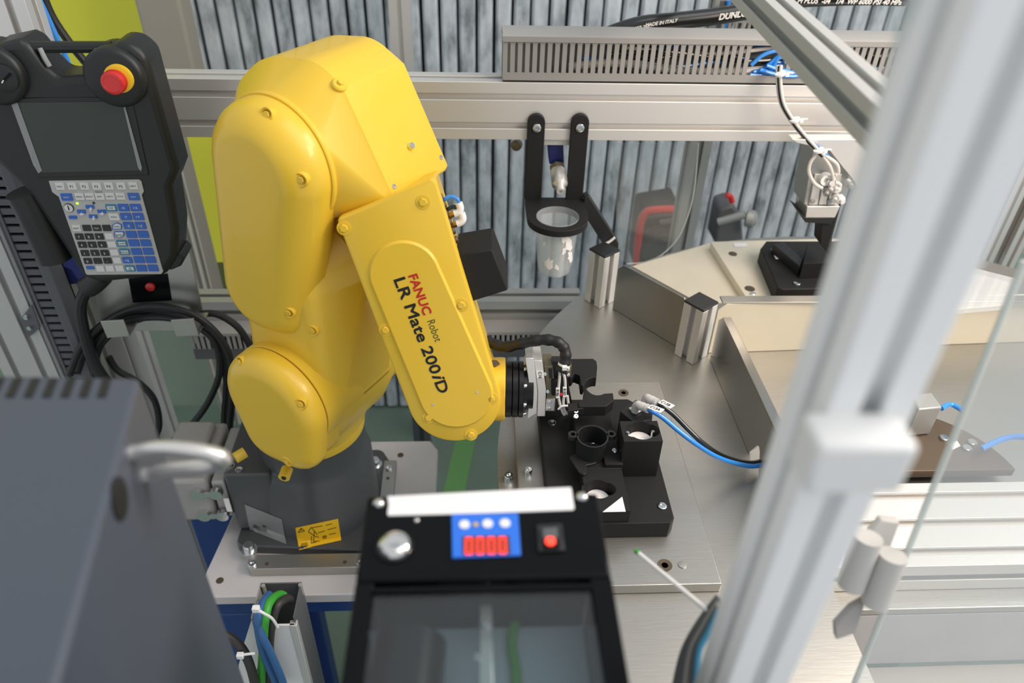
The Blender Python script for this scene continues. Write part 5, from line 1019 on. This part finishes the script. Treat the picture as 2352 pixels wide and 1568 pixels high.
# ------------------------------------------------------------------ guard frame at the right
na_ = pZ(1963, 322, 0.8176); fa_ = pZ(1675, 0, 0.8176); bd_ = (fa_-na_).normalized(); sx3 = V((bd_.y, -bd_.x, 0)); na_ = na_+sx3*0.015+Z*0.015-bd_*0.12; fa_ = fa_+sx3*0.015+Z*0.015+bd_*0.45
ob('profile_beam', alu(na_, fa_, 0.030, 0.030, (0, 0, 1), pitch=0.03, go=0.0085), 'alu_mid', smooth=20, bevel=0.0006, label='aluminium beam slanting across the upper right corner', cat='beam')
PX, PYp = 0.133, 0.20
ob('profile_post', alu((PX, PYp, 0.30), (PX, PYp, 1.25), 0.030, 0.030, (0, 1, 0), pitch=0.03, go=0.008), 'alu_matt', smooth=20, bevel=0.0008, label='blurred aluminium post close to the camera at the right', cat='post')
gp_ = thing('guard_panel', 'clear guard panel with a rounded edge beside the near post', 'guard panel', (PX-0.03, PYp, 0.62))
e0 = pD(2020, 250, 0.225); e1_ = pD(1790, 1010, 0.33)
ob('edge', G().tube([pD(2100, -40, 0.2), e0, e1_], 0.0012, 8, 4), 'poly_edge', gp_)
ob('sheet', G().poly([pD(2100, -40, 0.2), e1_, e1_+V((0.018, 0.002, 0)), pD(2100, -40, 0.2)+V((0.018, 0.002, 0))], (0, 0.002, 0)), 'poly_hazy', gp_)
lk_ = thing('door_lock', 'bright white block clamped on the near post', 'lock', pD(1975, 1040, 0.27))
c = pY(1977, 985, 0.1778); ob('block', G().box(c+V((0, 0.0, -0.011)), (0.033, 0.018, 0.022)), 'plastic_white', lk_, bevel=0.002)
# second clear door with hinge and edge
dr = thing('guard_door', 'large clear hinged guard door at the right edge', 'guard door', pD(2050, 1350, 0.5))
d0, d1 = pD(2352, 600, 0.44), pD(1950, 1600, 0.60)
ob('edge', G().tube([d0, d1], 0.0022, 8, 1), 'poly_edge', dr)
ob('sheet', G().poly([d0, d1, d1+V((0.5, 0, 0)), d0+V((0.5, 0, 0))], (0, 0.002, 0)), 'poly_door', dr)
hu = (d1-d0).normalized()
for k, (x, y) in enumerate(((1975, 1290), (2030, 1330))):
    c = pD(x, y, 0.535); ob('hinge_barrel', G().cyl(c-hu*0.022, c+hu*0.022, 0.0095, n=24), 'hinge_grey', dr, smooth=40)
ob('hinge_leaf', G().poly([pD(x, y, 0.545) for x, y in ((1985, 1240), (2025, 1195), (2068, 1200), (2030, 1300))], (0, 0.006, 0)), 'hinge_grey', dr, bevel=0.001)
ob('lower_leaf', G().poly([pD(x, y, 0.545) for x, y in ((1955, 1400), (1990, 1380), (1965, 1455), (1920, 1470), (1918, 1440))], (0, 0.006, 0)), 'duct_grey', dr, bevel=0.001)
# machine deck at the lower right: slotted profile slabs and plates
zk = 0.30
ya = [pZ(2150, y, zk).y for y in (1108, 1300)]
dk = thing('deck_profile', 'wide slotted aluminium deck profile at the lower right', 'profile', (0.7, ya[1], zk-0.04))
yk0, yk1 = ya[1], ya[0]
ob('extrusion', alu((0.412, (yk0+yk1)/2, zk-0.0225), (1.4, (yk0+yk1)/2, zk-0.0225), yk1-yk0, 0.045, (0, 0, 1), pitch=(yk1-yk0)/3), 'alu', dk, smooth=20, bevel=0.0008)
y2 = pZ(2150, 1398, zk-0.045).y; y3 = pZ(2150, 1505, zk-0.13).y
ob('sill_plate', G().bx(0.412, 1.4, y2, yk0+0.02, zk-0.055, zk-0.0455), 'steel', dk, bevel=0.002)
ob('front_plate', G().bx(0.412, 1.4, y2, y2+0.006, zk-0.16, zk-0.056), 'plate_white', label='scuffed pale front plate under the deck profile', cat='plate', bevel=0.001)
ob('lower_shelf', G().bx(0.41, 1.4, 0.05, y2-0.002, zk-0.18, zk-0.165), 'shelf_grey', label='bright shelf plate at the lower right corner', cat='shelf')
ob('table_skirt', G().bx(0.06, 0.30, 0.30, 0.36, 0.18, 0.20), 'steel', label='bent sheet below the table edge', cat='sheet') if False else None
# third station parts seen through the guard
zq = 0.31
s3 = thing('turntable_disc', 'dark round disc with label and screws behind the guard door', 'disc', pZ(2200, 1040, zq))
dc3 = pZ(2120, 1092, zq); g = G(); N_ = 40
dpts = [dc3+V((0.128*math.cos(t), 0.128*math.sin(t), 0)) for t in [math.pi*i/48 for i in range(97)]]; dpts = [p for p in dpts if p.y > ya[0]+0.004]
ob('disc', G().poly(dpts, (0, 0, -0.012)), 'brown_metal', s3, smooth=25, bevel=0.0006)
ob('label', G().poly([pZ(x, y, zq+0.0003) for x, y in ((2180, 1020), (2198, 1012), (2206, 1024), (2188, 1033))], (0, 0, 0.0004)), 'label_white', s3)
for x, y in ((2232, 1018), (2220, 1031), (2168, 1008)):
    gg = G(); bolt(gg, pZ(x, y, zq), Z, 0.006, 0.004, False); ob('screw', gg, 'zinc', s3)
ob('blue_air_tube', G().tube([pZ(x, y, zq+0.012+0.006*i) for i, (x, y) in enumerate(((2255, 1030), (2285, 1015), (2315, 1005), (2345, 1003), (2380, 1008)))], 0.004, 10, 5), 'tube_blue', label='blue air tube rising from the dark disc at the right', cat='tube')
ob('blue_air_tube', G().tube([pZ(x, y, zq+0.03) for x, y in ((2162, 938), (2175, 930), (2190, 930), (2215, 945))], 0.0036, 10, 5), 'tube_blue', label='short blue air tube behind the guard door edge', cat='tube')
ob('drive_block', G().poly([pZ(x, y, 0.36) for x, y in ((2095, 905), (2140, 900), (2165, 935), (2110, 940))], (0, 0, -0.049)), 'alu_dull', label='grey drive block with a small label beyond the near post', cat='block', bevel=0.002)
bn = thing('storage_bin', 'dark storage bin holding a bag with a red and white label', 'bin', pY(2150, 850, 1.2))
ob('bin', G().poly([pY(x, y, 1.2) for x, y in ((2060, 700), (2190, 718), (2235, 745), (2230, 785), (2140, 830), (2080, 860))], (0, 0.12, 0)), 'bin_brown', bn, bevel=0.004)
ob('bag', G().poly([pY(x, y, 1.15) for x, y in ((2090, 835), (2140, 815), (2235, 778), (2232, 800), (2205, 868), (2110, 880))], (0, 0.03, 0)), 'label_white', bn, bevel=0.004)
ob('bag_label', G().poly([pY(x, y, 1.148) for x, y in ((2155, 838), (2222, 812), (2205, 860), (2145, 876))], (0, 0.002, 0)), 'bag_red', bn)
for k, (x, w_) in enumerate(((2235, 30), (2290, 26), (2345, 30))):
    X_ = pY(x, 520, 1.35).x; ob('profile_post', alu((X_, 1.35, 0.2), (X_, 1.35, 1.2), 0.03, 0.03, (0, 1, 0), pitch=0.03, go=0.008), 'alu_bright', smooth=20, label=('left', 'middle', 'right')[k]+'most of three slim posts at the far right edge', cat='post')
ob('rear_panel', G().bx(pY(2225, 520, 1.4).x, pY(2225, 520, 1.4).x+0.5, 1.40, 1.41, 0.2, 1.2), 'post_beige', label='brownish panel behind the three slim posts', cat='panel')
ob('clear_shelf', G().poly([pZ(x, y, 0.52) for x, y in ((2180, 600), (2340, 640), (2310, 700), (2170, 712))], (0, 0, -0.008)), 'poly_shelf', label='milky clear shelf in front of the slim posts', cat='shelf', bevel=0.001)
# feeler rod and leads between feeder and near post
rd = thing('feeler_rod', 'thin pale rod pointing left from the cable bundle', 'rod', pD(1625, 1405, 0.5))
ob('rod', G().cyl(pD(1464, 1268, 0.56), pD(1632, 1408, 0.497), 0.0016, n=12), 'plastic_white', rd); ob('tip', G().lathe([(0.0018, 0), (0.0018, 0.004), (0.001, 0.005)], pD(1468, 1271.3, 0.5585), pD(1464, 1268, 0.56)-pD(1632, 1408, 0.497), 12), 'cable_green', rd)
for k in range(5):
    P = [(1650, 1370+8*k), (1605+5*k, 1430+6*k), (1568+9*k, 1500), (1545+13*k, 1600)]
    ob('lead', G().tube([pD(x, y, 0.50-0.005*k) for x, y in P], 0.0021, 8, 6), ('duct_dark', 'duct_dark', 'duct_grey', 'duct_dark', 'key_teal')[k], label=(('first', 'second', 'third', 'fourth')[k]+' grey lead from the left below the near post' if k < 4 else 'blue lead below the near post, right of the grey leads'), cat='cable', group='leads below the near post')
